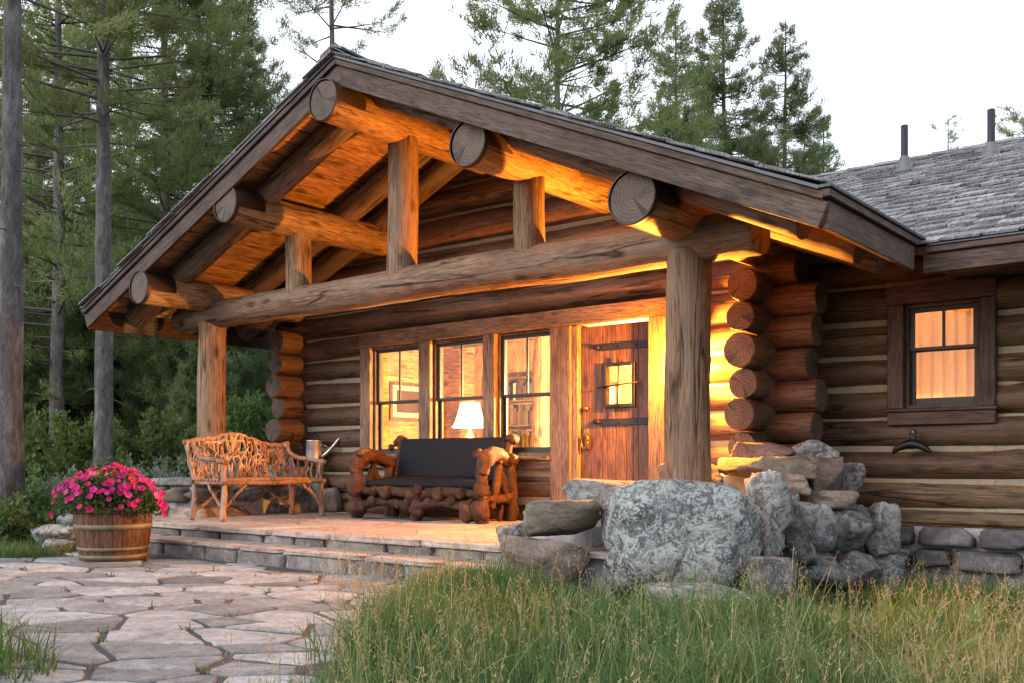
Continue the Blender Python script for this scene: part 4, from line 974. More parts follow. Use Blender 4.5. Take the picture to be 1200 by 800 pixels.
t = thing('picture_frame', 'framed landscape print on the side wall behind the left window', 'picture', (R0 + 0.034, 3.2, 1.55), PI / 2)
obj('frame', mesh('frame', *frame_vf(-0.4, 0.4, -0.28, 0.28, 0.05, -0.03, -0.001), 'roomfloor', False), t)
board('mat_board', -0.36, 0.36, -0.016, -0.002, -0.24, 0.24, 'white', t)
board('print', -0.27, 0.27, -0.022, -0.017, -0.16, 0.16, 'darkbrown', t)
ac = thing('armchair', 'cream armchair inside the room behind the right window', 'armchair', (-3.9, 3.9, ZF), 0.4)
for nm, a in (('seat', (-0.36, 0.36, -0.36, 0.3, 0.15, 0.45)), ('backrest', (-0.38, 0.38, 0.302, 0.48, 0.15, 1.0)), ('armrest', (-0.5, -0.362, -0.36, 0.3, 0.12, 0.64)), ('armrest', (0.362, 0.5, -0.36, 0.3, 0.12, 0.64))): board(nm, *a, 'white', ac, 0.05)
for sx in (-1, 1):
    for sy in (-1, 1): board('leg', sx * 0.4 - 0.025, sx * 0.4 + 0.025, sy * 0.28 - 0.025, sy * 0.28 + 0.025, 0, 0.12, 'roomfloor', ac)
# sheer curtain and bedside lamp behind the wing window
V = []; F = []; nn = 60
for i in range(nn + 1):
    x = 0.98 + 0.88 * i / nn
    for z in (1.0, 1.6, 2.2): V.append((x, WY + 0.2 + 0.02 * math.sin(i * 0.9) + 0.008 * math.sin(i * 2.3 + z * 3), z))
for i in range(nn): F += [(i * 3, i * 3 + 3, i * 3 + 4, i * 3 + 1), (i * 3 + 1, i * 3 + 4, i * 3 + 5, i * 3 + 2)]
tag(obj('curtain', mesh('curtain', V, F, 'linen')), 'thin pale curtain glowing behind the wing window', 'curtain')
wl_ = thing('table_lamp', 'lit lamp behind the curtain of the wing window', 'lamp', (1.05, 3.1, 0.2))
lathe('lamp_base', [(0.0, 0.0), (0.15, 0.0), (0.15, 0.03), (0.03, 0.06), (0.025, 1.3), (0.0, 1.3)], 'brass', wl_, 18)
lathe('lamp_shade', [(0.11, 1.6), (0.19, 1.3)], 'shade', wl_, 24)
lamp_light('wing_lamp_light', (0, 0, 1.45), 700, (1.0, 0.52, 0.18), 0.1, wl_)

# iron hook under the wing window
hk = thing('iron_hook', 'black iron hanger with curved yoke on the log wall below the wing window', 'hook', at(1070, 519, 8.62) + Vector((0, 0, 0)))
s = 8.62 / FPX
board('stem', -0.028, 0.028, -0.012, 0.012, -0.02, 0.12, 'iron', hk, 0.006)
tube('yoke', [(-0.155, -0.05, -0.085), (-0.12, -0.05, -0.045), (-0.05, -0.03, -0.012), (0.0, -0.02, -0.005), (0.05, -0.03, -0.012), (0.12, -0.05, -0.045), (0.165, -0.05, -0.08)], [0.014, 0.026, 0.038, 0.046, 0.038, 0.026, 0.012], 'iron', hk, 10, n=20)
V, F = tube_vf([(0, -0.02, 0.1), (0, -0.012, 0.1)], [0.008, 0.012], 10); obj('rivet', mesh('rivet', V, F, 'galv'), hk)

# ------------------------------------------------------------------ twig bench (faces right, back to the left wall)
tw = thing('twig_bench', 'rustic bench of peeled crooked twigs at the left end of the porch', 'bench', (-5.32, -0.2, ZF), -PI / 2)
# local frame: +Y is the back of the bench (world -X ... after turn), X runs along its length
TB = tw; rg = random.Random(31)
tw.rotation_euler = (0, 0, PI / 2)       # local X -> world Y, local Y -> world -X
HL = 0.66
def twig(name, pts, r0, r1, wob=0.02, n=10, seg=7):
    q = spline(pts, n); q = [p + Vector((rg.uniform(-wob, wob), rg.uniform(-wob, wob), rg.uniform(-wob, wob)) if 0 < i < len(q) - 1 else (0, 0, 0)) for i, p in enumerate(q)]
    return tube(name, q, [r0 + (r1 - r0) * i / n + rg.uniform(-0.1, 0.15) * r0 for i in range(n + 1)], 'twig', TB, seg, 0.25, seed=rg.randrange(99))
for x, y in ((-HL, -0.28), (HL, -0.28), (-HL, 0.26), (HL, 0.26)):
    fr = y < 0; twig('leg', [(x * 1.03, y * 1.04, 0), (x, y, 0.22), (x, y, 0.62 if fr else 0.45)], 0.032, 0.028, 0.004)
twig('front_rail', [(-HL - 0.05, -0.29, 0.41), (0, -0.3, 0.405), (HL + 0.05, -0.29, 0.415)], 0.024, 0.024, 0.004, 14)
twig('rear_rail', [(-HL - 0.04, 0.26, 0.42), (HL + 0.04, 0.26, 0.42)], 0.022, 0.022, 0.004)
for k in (-1, 1): twig('side_rail', [(k * HL, -0.3, 0.405), (k * HL, 0.28, 0.41)], 0.02, 0.02, 0.003)
for i in range(9):
    y = -0.25 + i * 0.062; twig('seat_slat', [(-HL - 0.02, y, 0.435), (0, y, 0.44), (HL + 0.02, y, 0.435)], 0.018, 0.018, 0.004)
for k in (-1, 1):
    twig('arm', [(k * (HL + 0.01), -0.33, 0.63), (k * (HL + 0.02), -0.1, 0.66), (k * (HL - 0.02), 0.2, 0.7), (k * (HL - 0.03), 0.36, 0.86)], 0.03, 0.024, 0.012)
    for j in range(6):
        y = -0.2 + j * 0.09; twig('arm_twig', [(k * HL, y, 0.43), (k * (HL + 0.02), y + rg.uniform(-0.05, 0.05), 0.55), (k * HL, y + rg.uniform(-0.06, 0.06), 0.68 + max(0, y) * 0.3)], 0.013, 0.01, 0.012, 6, 6)
    twig('back_post', [(k * HL, 0.26, 0.42), (k * (HL + 0.02), 0.31, 0.65), (k * (HL + 0.03), 0.37, 0.88)], 0.026, 0.022, 0.008)
    twig('brace', [(k * HL, -0.28, 0.12), (k * 0.52, -0.29, 0.28), (k * 0.36, -0.29, 0.4)], 0.018, 0.015, 0.008)
    twig('brace', [(k * HL, -0.24, 0.15), (k * HL, -0.08, 0.3), (k * HL, 0.0, 0.4)], 0.018, 0.015, 0.006)
    twig('brace', [(k * HL, 0.26, 0.1), (k * 0.4, 0.26, 0.25), (k * 0.15, 0.26, 0.41)], 0.018, 0.015, 0.012)
arch = lambda x: 0.85 + 0.12 * math.exp(-((x + 0.12) / 0.24) ** 2) + 0.02 * math.sin(x * 9)
twig('top_rail', [(x, 0.37 + 0.02 * math.cos(x * 3), arch(x)) for x in [-HL - 0.06 + i * 0.15 for i in range(10)]], 0.028, 0.024, 0.012, 22)
twig('top_rail', [(x, 0.365, arch(x) - 0.06 + 0.02 * math.sin(x * 12)) for x in [-0.5 + i * 0.125 for i in range(9)]], 0.02, 0.016, 0.02, 18)
for i in range(46):
    x = -HL + 0.04 + 1.26 * i / 45 + rg.uniform(-0.03, 0.03); x2 = x + rg.uniform(-0.16, 0.16); x2 = max(-HL, min(HL, x2)); h = arch(x2); k = rg.uniform(0.4, 1.0)
    z0 = 0.44 if k > 0.55 else rg.uniform(0.5, 0.65)
    twig('back_twig', [(x, 0.27 + (z0 - 0.44) * 0.2, z0), ((x * 0.6 + x2 * 0.4) + rg.uniform(-0.07, 0.07), 0.31, (z0 + h) / 2 - 0.04), (x2 + rg.uniform(-0.05, 0.05), 0.34, (z0 + h * 2) / 3), (x2, 0.37, h)], rg.uniform(0.012, 0.02), 0.012, 0.016, 9, 6)
    if i % 2: twig('back_twig', [(x, 0.31, rg.uniform(0.5, 0.7)), (x + rg.uniform(-0.1, 0.1), 0.3, rg.uniform(0.6, 0.75)), (x + rg.uniform(-0.2, 0.2), 0.33, rg.uniform(0.65, 0.82))], 0.014, 0.009, 0.014, 6, 6)

# ------------------------------------------------------------------ burl bench
bb = thing('burl_bench', 'knobbly burl wood bench with black leather seat and back below the windows', 'bench', (-3.6, 0.88, ZF), math.radians(4))
rg = random.Random(41); BW = 0.88
def cushion(name, x0, x1, y0, y1, z0, z1, tilt, c):
    nx_, nz = 24, 10; V = []; F = []
    V, F = box_vf(x0, x1, y0, y1, z0, z1, 0.03)
    o = obj(name, mesh(name, V, F, 'fabric', True), bb, c, rot=(tilt, 0, 0))
    md = o.modifiers.new('soften', 'BEVEL'); md.width = 0.02; md.segments = 3
    return o
cushion('seat_cushion', -0.8, 0.8, -0.3, 0.2, -0.045, 0.045, math.radians(5), (0, 0, 0.41))
cushion('back_cushion', -0.75, 0.75, -0.035, 0.035, 0.0, 0.47, math.radians(-10), (0, 0.2, 0.44))
def burl(name, pts, rad, n=16, lump=0.45):
    return tube(name, pts, rad, 'burl', bb, 14, lump, n=n, seed=rg.randrange(99))
def knob(c, r, sq=(1, 1, 1)): return lumpy_ball('burl_knob', c, r, 'burl', bb, rg.randrange(9999), sq, 0.3)
for k in (-1, 1):
    X = k * BW
    burl('back_post', [(X * 0.86, 0.16, 0.0), (X * 0.86, 0.2, 0.4), (X * 0.88, 0.3, 0.86)], [0.05, 0.045, 0.04], lump=0.15)
    knob((X * 0.9, 0.32, 0.88), 0.075, (1.1, 1, 0.9))
    burl('arm', [(X, -0.36, 0.5), (X * 1.02, -0.3, 0.66), (X * 1.0, -0.12, 0.71), (X * 0.98, 0.08, 0.66), (X * 0.95, 0.26, 0.62)], [0.055, 0.085, 0.085, 0.07, 0.06], 20)
    for q in range(7): knob((X + rg.uniform(-0.05, 0.05), -0.34 + 0.09 * q, 0.68 + rg.uniform(-0.04, 0.06) - 0.01 * q), rg.uniform(0.035, 0.07))
    burl('leg', [(X, -0.34, 0.0), (X * 1.02, -0.35, 0.2), (X * 0.99, -0.34, 0.4), (X * 1.0, -0.34, 0.58)], [0.07, 0.055, 0.065, 0.055], 16)
    burl('leg', [(X * 0.98, 0.2, 0.0), (X, 0.2, 0.3), (X * 0.97, 0.18, 0.62)], [0.07, 0.055, 0.055], 12)
    for a, b2 in (((X, -0.2, 0.15), (X, -0.05, 0.62)), ((X, 0.1, 0.2), (X, -0.08, 0.6)), ((X, -0.3, 0.25), (X, 0.18, 0.28))): burl('side_brace', [a, tuple((p + q) / 2 + rg.uniform(-0.03, 0.03) for p, q in zip(a, b2)), b2], [0.035, 0.045, 0.032], 10)
    knob((X * 0.98, -0.37, 0.13), 0.125, (1, 0.9, 1)); knob((X * 1.0, -0.36, 0.33), 0.1); knob((X * 0.9, -0.37, 0.12), 0.09)
knob((-BW * 1.0, 0.34, 0.86), 0.05); knob((-BW * 0.95 - 0.08, 0.28, 0.8), 0.045); knob((BW * 0.84, -0.36, 0.13), 0.13)
burl('front_rail', [(-BW, -0.3, 0.3), (-0.4, -0.33, 0.32), (0, -0.31, 0.29), (0.4, -0.33, 0.32), (BW, -0.3, 0.29)], [0.04, 0.05, 0.06, 0.05, 0.045], 30)
burl('front_stretcher', [(-BW, -0.34, 0.13), (-0.45, -0.34, 0.2), (-0.05, -0.35, 0.15), (0.35, -0.34, 0.2), (BW, -0.34, 0.13)], [0.05, 0.04, 0.055, 0.045, 0.05], 30)
burl('rear_stretcher', [(-BW, 0.2, 0.2), (0, 0.22, 0.22), (BW, 0.2, 0.2)], [0.035, 0.04, 0.035], 16)
burl('middle_leg', [(-0.02, -0.33, 0.0), (0.01, -0.34, 0.15), (-0.02, -0.33, 0.33)], [0.06, 0.08, 0.06], 12)
for x, z, r in ((-0.05, 0.28, 0.09), (0.03, 0.1, 0.085), (-0.42, 0.29, 0.085), (0.32, 0.29, 0.085), (0.05, 0.34, 0.06), (-0.1, 0.18, 0.07), (0.18, 0.2, 0.06), (-0.62, 0.2, 0.065), (-0.24, 0.17, 0.055), (0.5, 0.22, 0.06), (0.62, 0.3, 0.07), (-0.6, 0.31, 0.06)): knob((x, -0.36, z), r)

# ------------------------------------------------------------------ watering can on the left wall
p = at(354, 546, 11.55)
wc = thing('watering_can', 'galvanised watering can with long spout standing on the left stone wall', 'watering can', (-5.95, 1.12, 0.68), 0.5)
lathe('can_body', [(0.0, 0.0), (0.105, 0.0), (0.108, 0.02), (0.1, 0.26), (0.104, 0.27), (0.09, 0.27), (0.0, 0.24)], 'galv', wc, 26)
tube('spout', [(0.09, 0, 0.05), (0.2, 0, 0.14), (0.34, 0, 0.3)], [0.025, 0.02, 0.014], 'galv', wc, 10, n=10)
tube('spout_brace', [(0.09, 0, 0.22), (0.22, 0, 0.17)], [0.006, 0.006], 'galv', wc, 6)
tube('can_handle', [(-0.1, 0, 0.08), (-0.2, 0, 0.18), (-0.14, 0, 0.32), (0.0, 0, 0.37), (0.07, 0, 0.28)], [0.01] * 5, 'iron', wc, 8, n=18)

# ------------------------------------------------------------------ flower barrel
BX = Vector((-4.76, -2.26, ZP)); ba = thing('barrel_planter', 'half oak wine barrel planter with two metal hoops left of the steps', 'planter', BX)
prof = lambda z: 0.285 + 0.06 * math.sin(min(1, z / 0.5) * PI * 0.5)
H = 0.49; ns = 24
for k in range(ns):
    a0, a1 = 2 * PI * k / ns + 0.006, 2 * PI * (k + 1) / ns - 0.006; V = []; F = []; nz = 8; am = (a0 + a1) / 2; c0 = Vector((prof(0.25) * math.cos(am), prof(0.25) * math.sin(am), 0))
    for i in range(nz + 1):
        z = H * i / nz; r = prof(z) + 0.0025 * math.sin(k * 5.3)
        for a, rr in ((a0, r), ((a0 + a1) / 2, r + 0.003), (a1, r), (a1, r - 0.025), (a0, r - 0.025)): V.append(Vector((rr * math.cos(a), rr * math.sin(a), z)) - c0)
    for i in range(nz):
        for j in range(5): F.append((i * 5 + j, i * 5 + (j + 1) % 5, (i + 1) * 5 + (j + 1) % 5, (i + 1) * 5 + j))
    F += [(4, 3, 2, 1, 0), tuple(nz * 5 + j for j in range(5))]
    obj('stave', mesh('stave', V, F, 'stave', False), ba, c0)
for z0, z1 in ((0.285, 0.335), (0.09, 0.125), (0.012, 0.055)): lathe('hoop', [(prof(z0) - 0.002, z0), (prof(z0) + 0.007, z0), (prof(z1) + 0.007, z1), (prof(z1) - 0.002, z1)], 'hoop', ba, 48)
lathe('potting_soil', [(0.0, 0.45), (0.2, 0.46), (0.372, 0.44)], 'soil', ba, 24)
fl = thing('flowering_plant', 'mound of magenta and red petunias filling the oak barrel', 'flowers', BX + Vector((0, 0, 0.5)))
rg = np.random.default_rng(5)
def leaf_cloud(name, n, posfn, size, mat, parent, loc=(0, 0, 0), kind='stuff', aspect=0.45):
    V = np.zeros((n, 4, 3)); P, Nn = posfn(n); s = size * rg.uniform(0.6, 1.4, (n, 1))
    d = rg.normal(size=(n, 3)); d /= np.linalg.norm(d, axis=1, keepdims=True); d = d * 0.7 + Nn * 0.8; d /= np.linalg.norm(d, axis=1, keepdims=True)
    q = np.cross(d, rg.normal(size=(n, 3))); q /= np.linalg.norm(q, axis=1, keepdims=True)
    V[:, 0] = P; V[:, 1] = P + d * s * 0.55 + q * s * aspect; V[:, 2] = P + d * s; V[:, 3] = P + d * s * 0.55 - q * s * aspect
    F = np.arange(n * 4).reshape(n, 4); o = obj(name, np_mesh(name, V.reshape(-1, 3), F, [mat], nper=4), parent, loc)
    if kind: o['kind'] = kind
    return o
def mound(rx, ry, rz, inner=0.4, lean=(0, 0)):
    def f(n):
        th = rg.uniform(0, 2 * PI, n); z = rg.uniform(-0.25, 1, n); s = np.sqrt(np.clip(1 - z * z, 0, 1)); k = rg.uniform(inner, 1, n) ** 0.6
        k = k * (1 + 0.14 * np.sin(3 * th + 1) + 0.1 * np.sin(5 * th + 2 * z))
        P = np.stack([rx * s * np.cos(th) * k + lean[0] * z, ry * s * np.sin(th) * k + lean[1] * z, rz * z * k], 1); Nn = P / np.array([rx, ry, rz]) ** 1; Nn = Nn / (np.linalg.norm(Nn, axis=1, keepdims=True) + 1e-6)
        return P, Nn
    return f
leaf_cloud('foliage', 5200, mound(0.42, 0.42, 0.28, 0.15), 0.034, 'leafgreen', fl)
protos = []
for m in ('petal', 'petal2', 'petal3'):
    V = [(0, 0, -0.012)]; F = []
    for k in range(15): a = 2 * PI * k / 15; r = 0.027 * (1 + 0.16 * math.cos(5 * a)); V.append((r * math.cos(a), r * math.sin(a), 0.008 + 0.005 * math.cos(10 * a)))
    for k in range(15): F.append((0, 1 + k, 1 + (k + 1) % 15))
    protos.append(mesh('blossom', V, F, m, True))
P, Nn = mound(0.47, 0.47, 0.335, 0.84)(430)
rr = random.Random(6); toc = (CAM - BX).normalized()
cnt = 0
for p, n_ in zip(P, Nn):
    if p[2] < -0.02 and rr.random() < 0.75: continue
    cnt += 1
    if cnt > 330: break
    if p[2] < 0.1 and (p[0] * RGT.x + p[1] * RGT.y) < 0.1 and rr.random() < 0.72: continue
    nv = (Vector(n_) + toc * 0.35 + Vector((rr.uniform(-.4, .4), rr.uniform(-.4, .4), rr.uniform(-.2, .5)))).normalized()
    side = Vector(p).dot(RGT)
    m = protos[1] if (p[2] > 0.2 and rr.random() < 0.4) else protos[2] if rr.random() < 0.12 else protos[0]
    o = obj('blossom', m, fl, p, quat=zquat(nv, rr.uniform(0, 6))); k = rr.uniform(0.8, 1.25); o.scale = (k, k, k)

# ------------------------------------------------------------------ vegetation
def conifer_mesh(seed, H, base, R, kind, dens=1.0, tuft=14, nlen=0.15, nw=0.011, up=0.25):
    """returns trunk mesh and crown mesh (branches + needle tufts); base = bare share of the trunk"""
    g = np.random.default_rng(seed); r0 = H * 0.0088 + 0.03
    zs = np.linspace(0, H, 26); ox = np.cumsum(g.normal(0, 0.012, 26)) * (H / 15); oy = np.cumsum(g.normal(0, 0.012, 26)) * (H / 15)
    axis = lambda z: np.array([np.interp(z, zs, ox), np.interp(z, zs, oy), z])
    V = []; F = []; seg = 10
    for i, z in enumerate(zs):
        r = r0 * (1 - z / H) ** 0.85 + 0.008 + (0.35 * r0 * math.exp(-z / 0.25))
        for k in range(seg): a = 2 * PI * k / seg; rr = r * (1 + 0.12 * noise.noise(Vector((math.cos(a) * 2, math.sin(a) * 2, z * 2.0 + seed)))); V.append((ox[i] + rr * math.cos(a), oy[i] + rr * math.sin(a), z))
    for i in range(25):
        for k in range(seg): F.append((i * seg + k, i * seg + (k + 1) % seg, (i + 1) * seg + (k + 1) % seg, (i + 1) * seg + k))
    def add_tube(pts, rad, VV, FF, sg=4):
        v, f = tube_vf(pts, rad, sg, caps=False); b0 = len(VV); VV += [tuple(p) for p in v]; FF += [tuple(b0 + i for i in q) for q in f]
    # dead twigs on the bare part of the trunk
    if base > 0.15:
        for _ in range(int(16 * base * H / 10)):
            z = g.uniform(0.12, base + 0.1) * H; a = g.uniform(0, 2 * PI); L = g.uniform(0.3, 1.3); c = axis(z); dr = np.array([math.cos(a), math.sin(a), 0])
            add_tube([c, c + dr * L * 0.5 + [0, 0, -0.08 * L], c + dr * L + [g.uniform(-.15, .15), g.uniform(-.15, .15), -0.35 * L * g.uniform(0.2, 1.4)]], [0.016, 0.01, 0.004], V, F)
    trunk = mesh('trunk', V, F, 'bark', True)
    BV = []; BF = []; P = []; D = []
    nb = int((1 - base) * H * (13 if kind == 'pine' else 24) * dens)
    for b in range(nb):
        t = g.uniform(0, 1) ** (0.85); z = H * (base + (1 - base) * t * 0.985)
        if kind == 'pine': L = R * (math.sin(min(1, (1 - t) * 1.45 + 0.06) * PI * 0.5) ** 0.9) * g.uniform(0.45, 1.15) + 0.12
        else: L = R * ((1 - t) ** 0.7) * g.uniform(0.6, 1.12) + 0.1
        if t < 0.12: L *= g.uniform(0.4, 0.9)
        a = g.uniform(0, 2 * PI); dr = np.array([math.cos(a), math.sin(a), 0]); c = axis(z); rise = up * L * (0.5 + t) if kind == 'pine' else L * (-0.12 + 0.45 * t)
        sd = np.array([-dr[1], dr[0], 0]) * g.uniform(-0.25, 0.25) * L
        pts = [c, c + dr * L * 0.35 + sd * 0.2 + [0, 0, rise * (0.15 if kind == 'pine' else -0.05)], c + dr * L * 0.72 + sd * 0.6 + [0, 0, rise * 0.5 - 0.04 * L], c + dr * L + sd + [0, 0, rise + 0.1 * L]]
        add_tube(pts, [0.01 + 0.009 * L, 0.008 + 0.006 * L, 0.007, 0.003], BV, BF)
        q = [np.array(p) for p in spline([tuple(p) for p in pts], 12)]
        m = max(2, int(L * (7 if kind == 'pine' else 7)))
        for _ in range(m):
            s = g.uniform(0.28 if kind == 'pine' else 0.15, 1.0) ** 0.8; i = min(11, int(s * 12)); f = s * 12 - i; p = q[i] * (1 - f) + q[i + 1] * f
            w = L * (0.34 if kind == 'pine' else 0.28) * (1.15 - s) ** 0.6
            lat = g.uniform(-w, w); tang = q[min(12, i + 1)] - q[max(0, i - 1)]; tang /= np.linalg.norm(tang) + 1e-6; sdv = np.array([-dr[1], dr[0], 0])
            e = p + sdv * lat + np.array([0, 0, g.uniform(-0.04, 0.12) * L * 0.5]) + tang * abs(lat) * 0.6
            nt_ = 3
            for k in range(1, nt_ + 1):
                P.append(p + (e - p) * k / nt_); D.append((e - p) / (np.linalg.norm(e - p) + 1e-6) * 0.6 + tang * 0.5 + np.array([0, 0, 0.35]))
    P = np.array(P); D = np.array(D); n = len(P); K = tuft
    pp = np.repeat(P, K, 0); dd = np.repeat(D, K, 0) + g.normal(0, 0.62, (n * K, 3)); dd /= np.linalg.norm(dd, axis=1, keepdims=True)
    pp = pp + g.normal(0, 0.055, pp.shape); ln = nlen * g.uniform(0.6, 1.3, (n * K, 1)); sdv = np.cross(dd, g.normal(size=dd.shape)); sdv /= np.linalg.norm(sdv, axis=1, keepdims=True)
    A = pp - sdv * nw; B = pp + sdv * nw; C = pp + dd * ln
    nv = len(BV); VV = np.concatenate([np.array(BV), np.stack([A, B, C], 1).reshape(-1, 3)])
    me = bpy.data.meshes.new('crown'); FT = np.arange(n * K * 3) + nv; BFa = np.array(BF).ravel()
    me.vertices.add(len(VV)); me.vertices.foreach_set('co', VV.astype(np.float32).ravel())
    loops = np.concatenate([BFa, FT]).astype(np.int32); me.loops.add(len(loops)); me.loops.foreach_set('vertex_index', loops)
    ls = np.concatenate([np.arange(0, len(BFa), 4), len(BFa) + np.arange(0, len(FT), 3)]).astype(np.int32)
    me.polygons.add(len(ls)); me.polygons.foreach_set('loop_start', ls)
    me.materials.append(M['twigbark']); me.materials.append(M['needle' if kind == 'pine' else 'needle2'])
    me.polygons.foreach_set('material_index', np.concatenate([np.zeros(len(BF)), np.ones(n * K)]).astype(np.int32))
    me.update(calc_edges=True); me.validate()
    return trunk, me
KIND = {
 'tall': conifer_mesh(1, 19, 0.45, 2.5, 'pine', 1.1, 9, 0.17, 0.012),
 'tall2': conifer_mesh(2, 17, 0.38, 2.6, 'pine', 0.85, 9, 0.17, 0.012),
 'broad': conifer_mesh(3, 16, 0.22, 3.6, 'pine', 0.95, 10, 0.2, 0.014, 0.32),
 'thin': conifer_mesh(4, 17, 0.45, 2.3, 'pine', 0.42, 8, 0.15, 0.011),
 'spruce': conifer_mesh(5, 15, 0.06, 3.2, 'spruce', 0.95, 8, 0.16, 0.013),
 'spruce2': conifer_mesh(6, 13, 0.08, 2.3, 'spruce', 0.95, 8, 0.15, 0.013),
 'full': conifer_mesh(9, 16, 0.14, 2.9, 'pine', 0.8, 9, 0.18, 0.013),
 'young': conifer_mesh(7, 6.5, 0.02, 1.7, 'spruce', 1.1, 9, 0.16, 0.014),
 'young2': conifer_mesh(8, 5.0, 0.02, 1.9, 'pine', 1.5, 9, 0.18, 0.015, 0.35),
}
def place_tree(kind, px, d, H, label, group=None, name='pine_tree', rot=None, lean=0.0):
    tr, cr = KIND[kind]; h0 = tr.vertices[-1].co.z if False else {'tall': 19, 'tall2': 17, 'broad': 16, 'thin': 17, 'spruce': 15, 'spruce2': 13, 'full': 16, 'young': 6.5, 'young2': 5.0}[kind]
    p = at(px, HZP, d); z = ground_z(p.x, p.y) - 0.08; k = H / h0
    t = thing(name, label, 'tree', (p.x, p.y, z), rnd.uniform(0, 6.28) if rot is None else rot, group); t.scale = (k, k, k)
    t.rotation_euler[0] = lean
    obj('trunk', tr, t); obj('crown', cr, t)
    return t
# trees one can tell apart
place_tree('tall', 11, 12.6, 15.5, 'thick grey pine trunk rising at the far left edge', rot=1.0)
place_tree('tall2', 121, 19.5, 18, 'straight pale pine trunk rising behind the flower barrel', rot=2.0)
place_tree('broad', 655, 27, 16.5, 'broad pine with spreading limbs above the middle of the porch roof', rot=0.4)
place_tree('spruce', 852, 33, 17.0, 'tallest conical conifer right of the broad pine above the roof', 'conifers above the roof', 'conifer_tree', 0.0)
place_tree('spruce2', 790, 36, 17.2, 'slim conifer between the broad pine and the tallest conical conifer', 'conifers above the roof', 'conifer_tree', 1.0)
place_tree('spruce', 915, 35, 16.2, 'conical conifer just right of the tallest one above the roof', 'conifers above the roof', 'conifer_tree', 2.0)
place_tree('spruce2', 968, 38, 13.6, 'short slim conifer, rightmost of the cluster beside the wing roof', 'conifers above the roof', 'conifer_tree', 3.0)
place_tree('spruce', 822, 40, 15.5, 'shorter conifer behind the gap left of the tallest conical one', 'conifers above the roof', 'conifer_tree', 4.0)
place_tree('spruce', 888, 42, 15.0, 'shorter conifer behind the gap right of the tallest conical one', 'conifers above the roof', 'conifer_tree', 5.0)
place_tree('spruce2', 940, 40, 14.0, 'lower conifer near the right end of the cluster over the roof', 'conifers above the roof', 'conifer_tree', 5.5)
place_tree('thin', 390, 30, 19, 'sparse thin pine whose stem rises behind the porch ridge', rot=0.3)
place_tree('young', 330, 44, 14.6, 'dark pointed conifer just left of the porch ridge', name='conifer_tree')
place_tree('thin', 1110, 60, 20.4, 'faint distant tree top above the wing roof', rot=2.2)
place_tree('tall2', 1228, 34, 14.5, 'pine at the right edge behind the wing roof', rot=4.1)
place_tree('spruce', 250, 27, 17.0, 'tall dense dark conifer left of the gable', name='conifer_tree')
place_tree('spruce', 283, 34, 17.0, 'tall narrow conifer between the dense dark conifer and the ridge', name='conifer_tree')
place_tree('full', 195, 26, 17, 'green pine with high crown behind the left eave', rot=5.0)
place_tree('full', 66, 24, 17, 'bushy pine between the two big grey trunks', rot=3.0)
# forest on the left: rows of trunks and young growth one can count only in part
rg = random.Random(17); lab = 'pine in the dense forest behind the left end of the porch'
for i in range(7):
    px = -60 + 56 * i + rg.uniform(-20, 20); place_tree(rg.choice(['spruce', 'full', 'broad', 'full']), px, rg.uniform(30, 50), rg.uniform(13, 19.5), lab, 'forest pines')
lab = 'young bushy conifer among the forest trunks left of the cabin'
for i in range(30):
    px = -50 + 13.5 * i + rg.uniform(-8, 8); d = rg.uniform(20, 36)
    if 95 < px < 150: d = max(d, 24)
    place_tree(rg.choice(['young', 'young2', 'young', 'spruce2']), px, d, rg.uniform(3.2, 7.5) * (d / 24), lab, 'young forest conifers', 'young_conifer')
lab = 'far pine at the back of the forest on the left'
for i in range(11):
    px = -60 + 36 * i + rg.uniform(-8, 8); place_tree(rg.choice(['spruce', 'full', 'spruce', 'broad']), px, rg.uniform(50, 75), rg.uniform(13, 19), lab, 'far forest pines')

# sagebrush along the left wall
def shrub(px, py, d, w, h, label, mat='sage', n=1500, group=None, size=0.075):
    p = at(px, py, d); z = ground_z(p.x, p.y); t = thing({'sage': 'sagebrush', 'willow': 'willow_bush'}.get(mat, 'green_shrub'), label, 'shrub', (p.x, p.y, z), 0, group); g = random.Random(int(px))
    V = []; F = []; tips = []
    for _ in range(26):
        a = g.uniform(0, 2 * PI); r = g.uniform(0.1, 1) * w / 2; hh = h * g.uniform(0.6, 1.05) * (1 - 0.35 * (2 * r / w) ** 2)
        pts = [(0, 0, 0), (r * 0.5 * math.cos(a), r * 0.5 * math.sin(a), hh * 0.5), (r * math.cos(a), r * math.sin(a), hh)]
        v, f = tube_vf(pts, [0.014, 0.009, 0.003], 5, caps=False); b0 = len(V); V += v; F += [tuple(b0 + i for i in q) for q in f]; tips.append(pts)
    obj('stems', mesh('stems', V, F, 'twigbark'), t)['kind'] = 'stuff'
    def f(n):
        P = []; 
        for _ in range(n):
            s = g.choice(tips); u = g.uniform(0.35, 1.0); k = (u - 0.5) * 2; a, b = (s[0], s[1]) if u < 0.5 else (s[1], s[2]); k = u * 2 if u < 0.5 else u * 2 - 1
            P.append([a[i] + (b[i] - a[i]) * k + g.gauss(0, 0.035 * max(1, h / 1.5)) for i in range(3)])
        P = np.array(P); return P, np.tile(np.array([0, 0, 0.9]), (n, 1))
    global rg
    leaf_cloud('foliage', n, f, size, mat, t, aspect=0.14 if mat == 'sage' else 0.3)
rg = np.random.default_rng(9)
for i, (px, d, w, h, l) in enumerate([(175, 14.5, 1.3, 0.95, 'silvery sagebrush right behind the left end of the stone wall'), (205, 16, 1.5, 1.0, 'silvery sagebrush left of the left porch post'), (85, 14.0, 1.4, 0.75, 'grey-green sagebrush behind the flower barrel\'s left side'), (108, 16.5, 1.5, 0.95, 'pale sagebrush at the foot of the pale pine trunk'), (280, 19, 1.8, 1.1, 'sagebrush seen between the left post and log ends')]): shrub(px, 600, d, w, h, l)
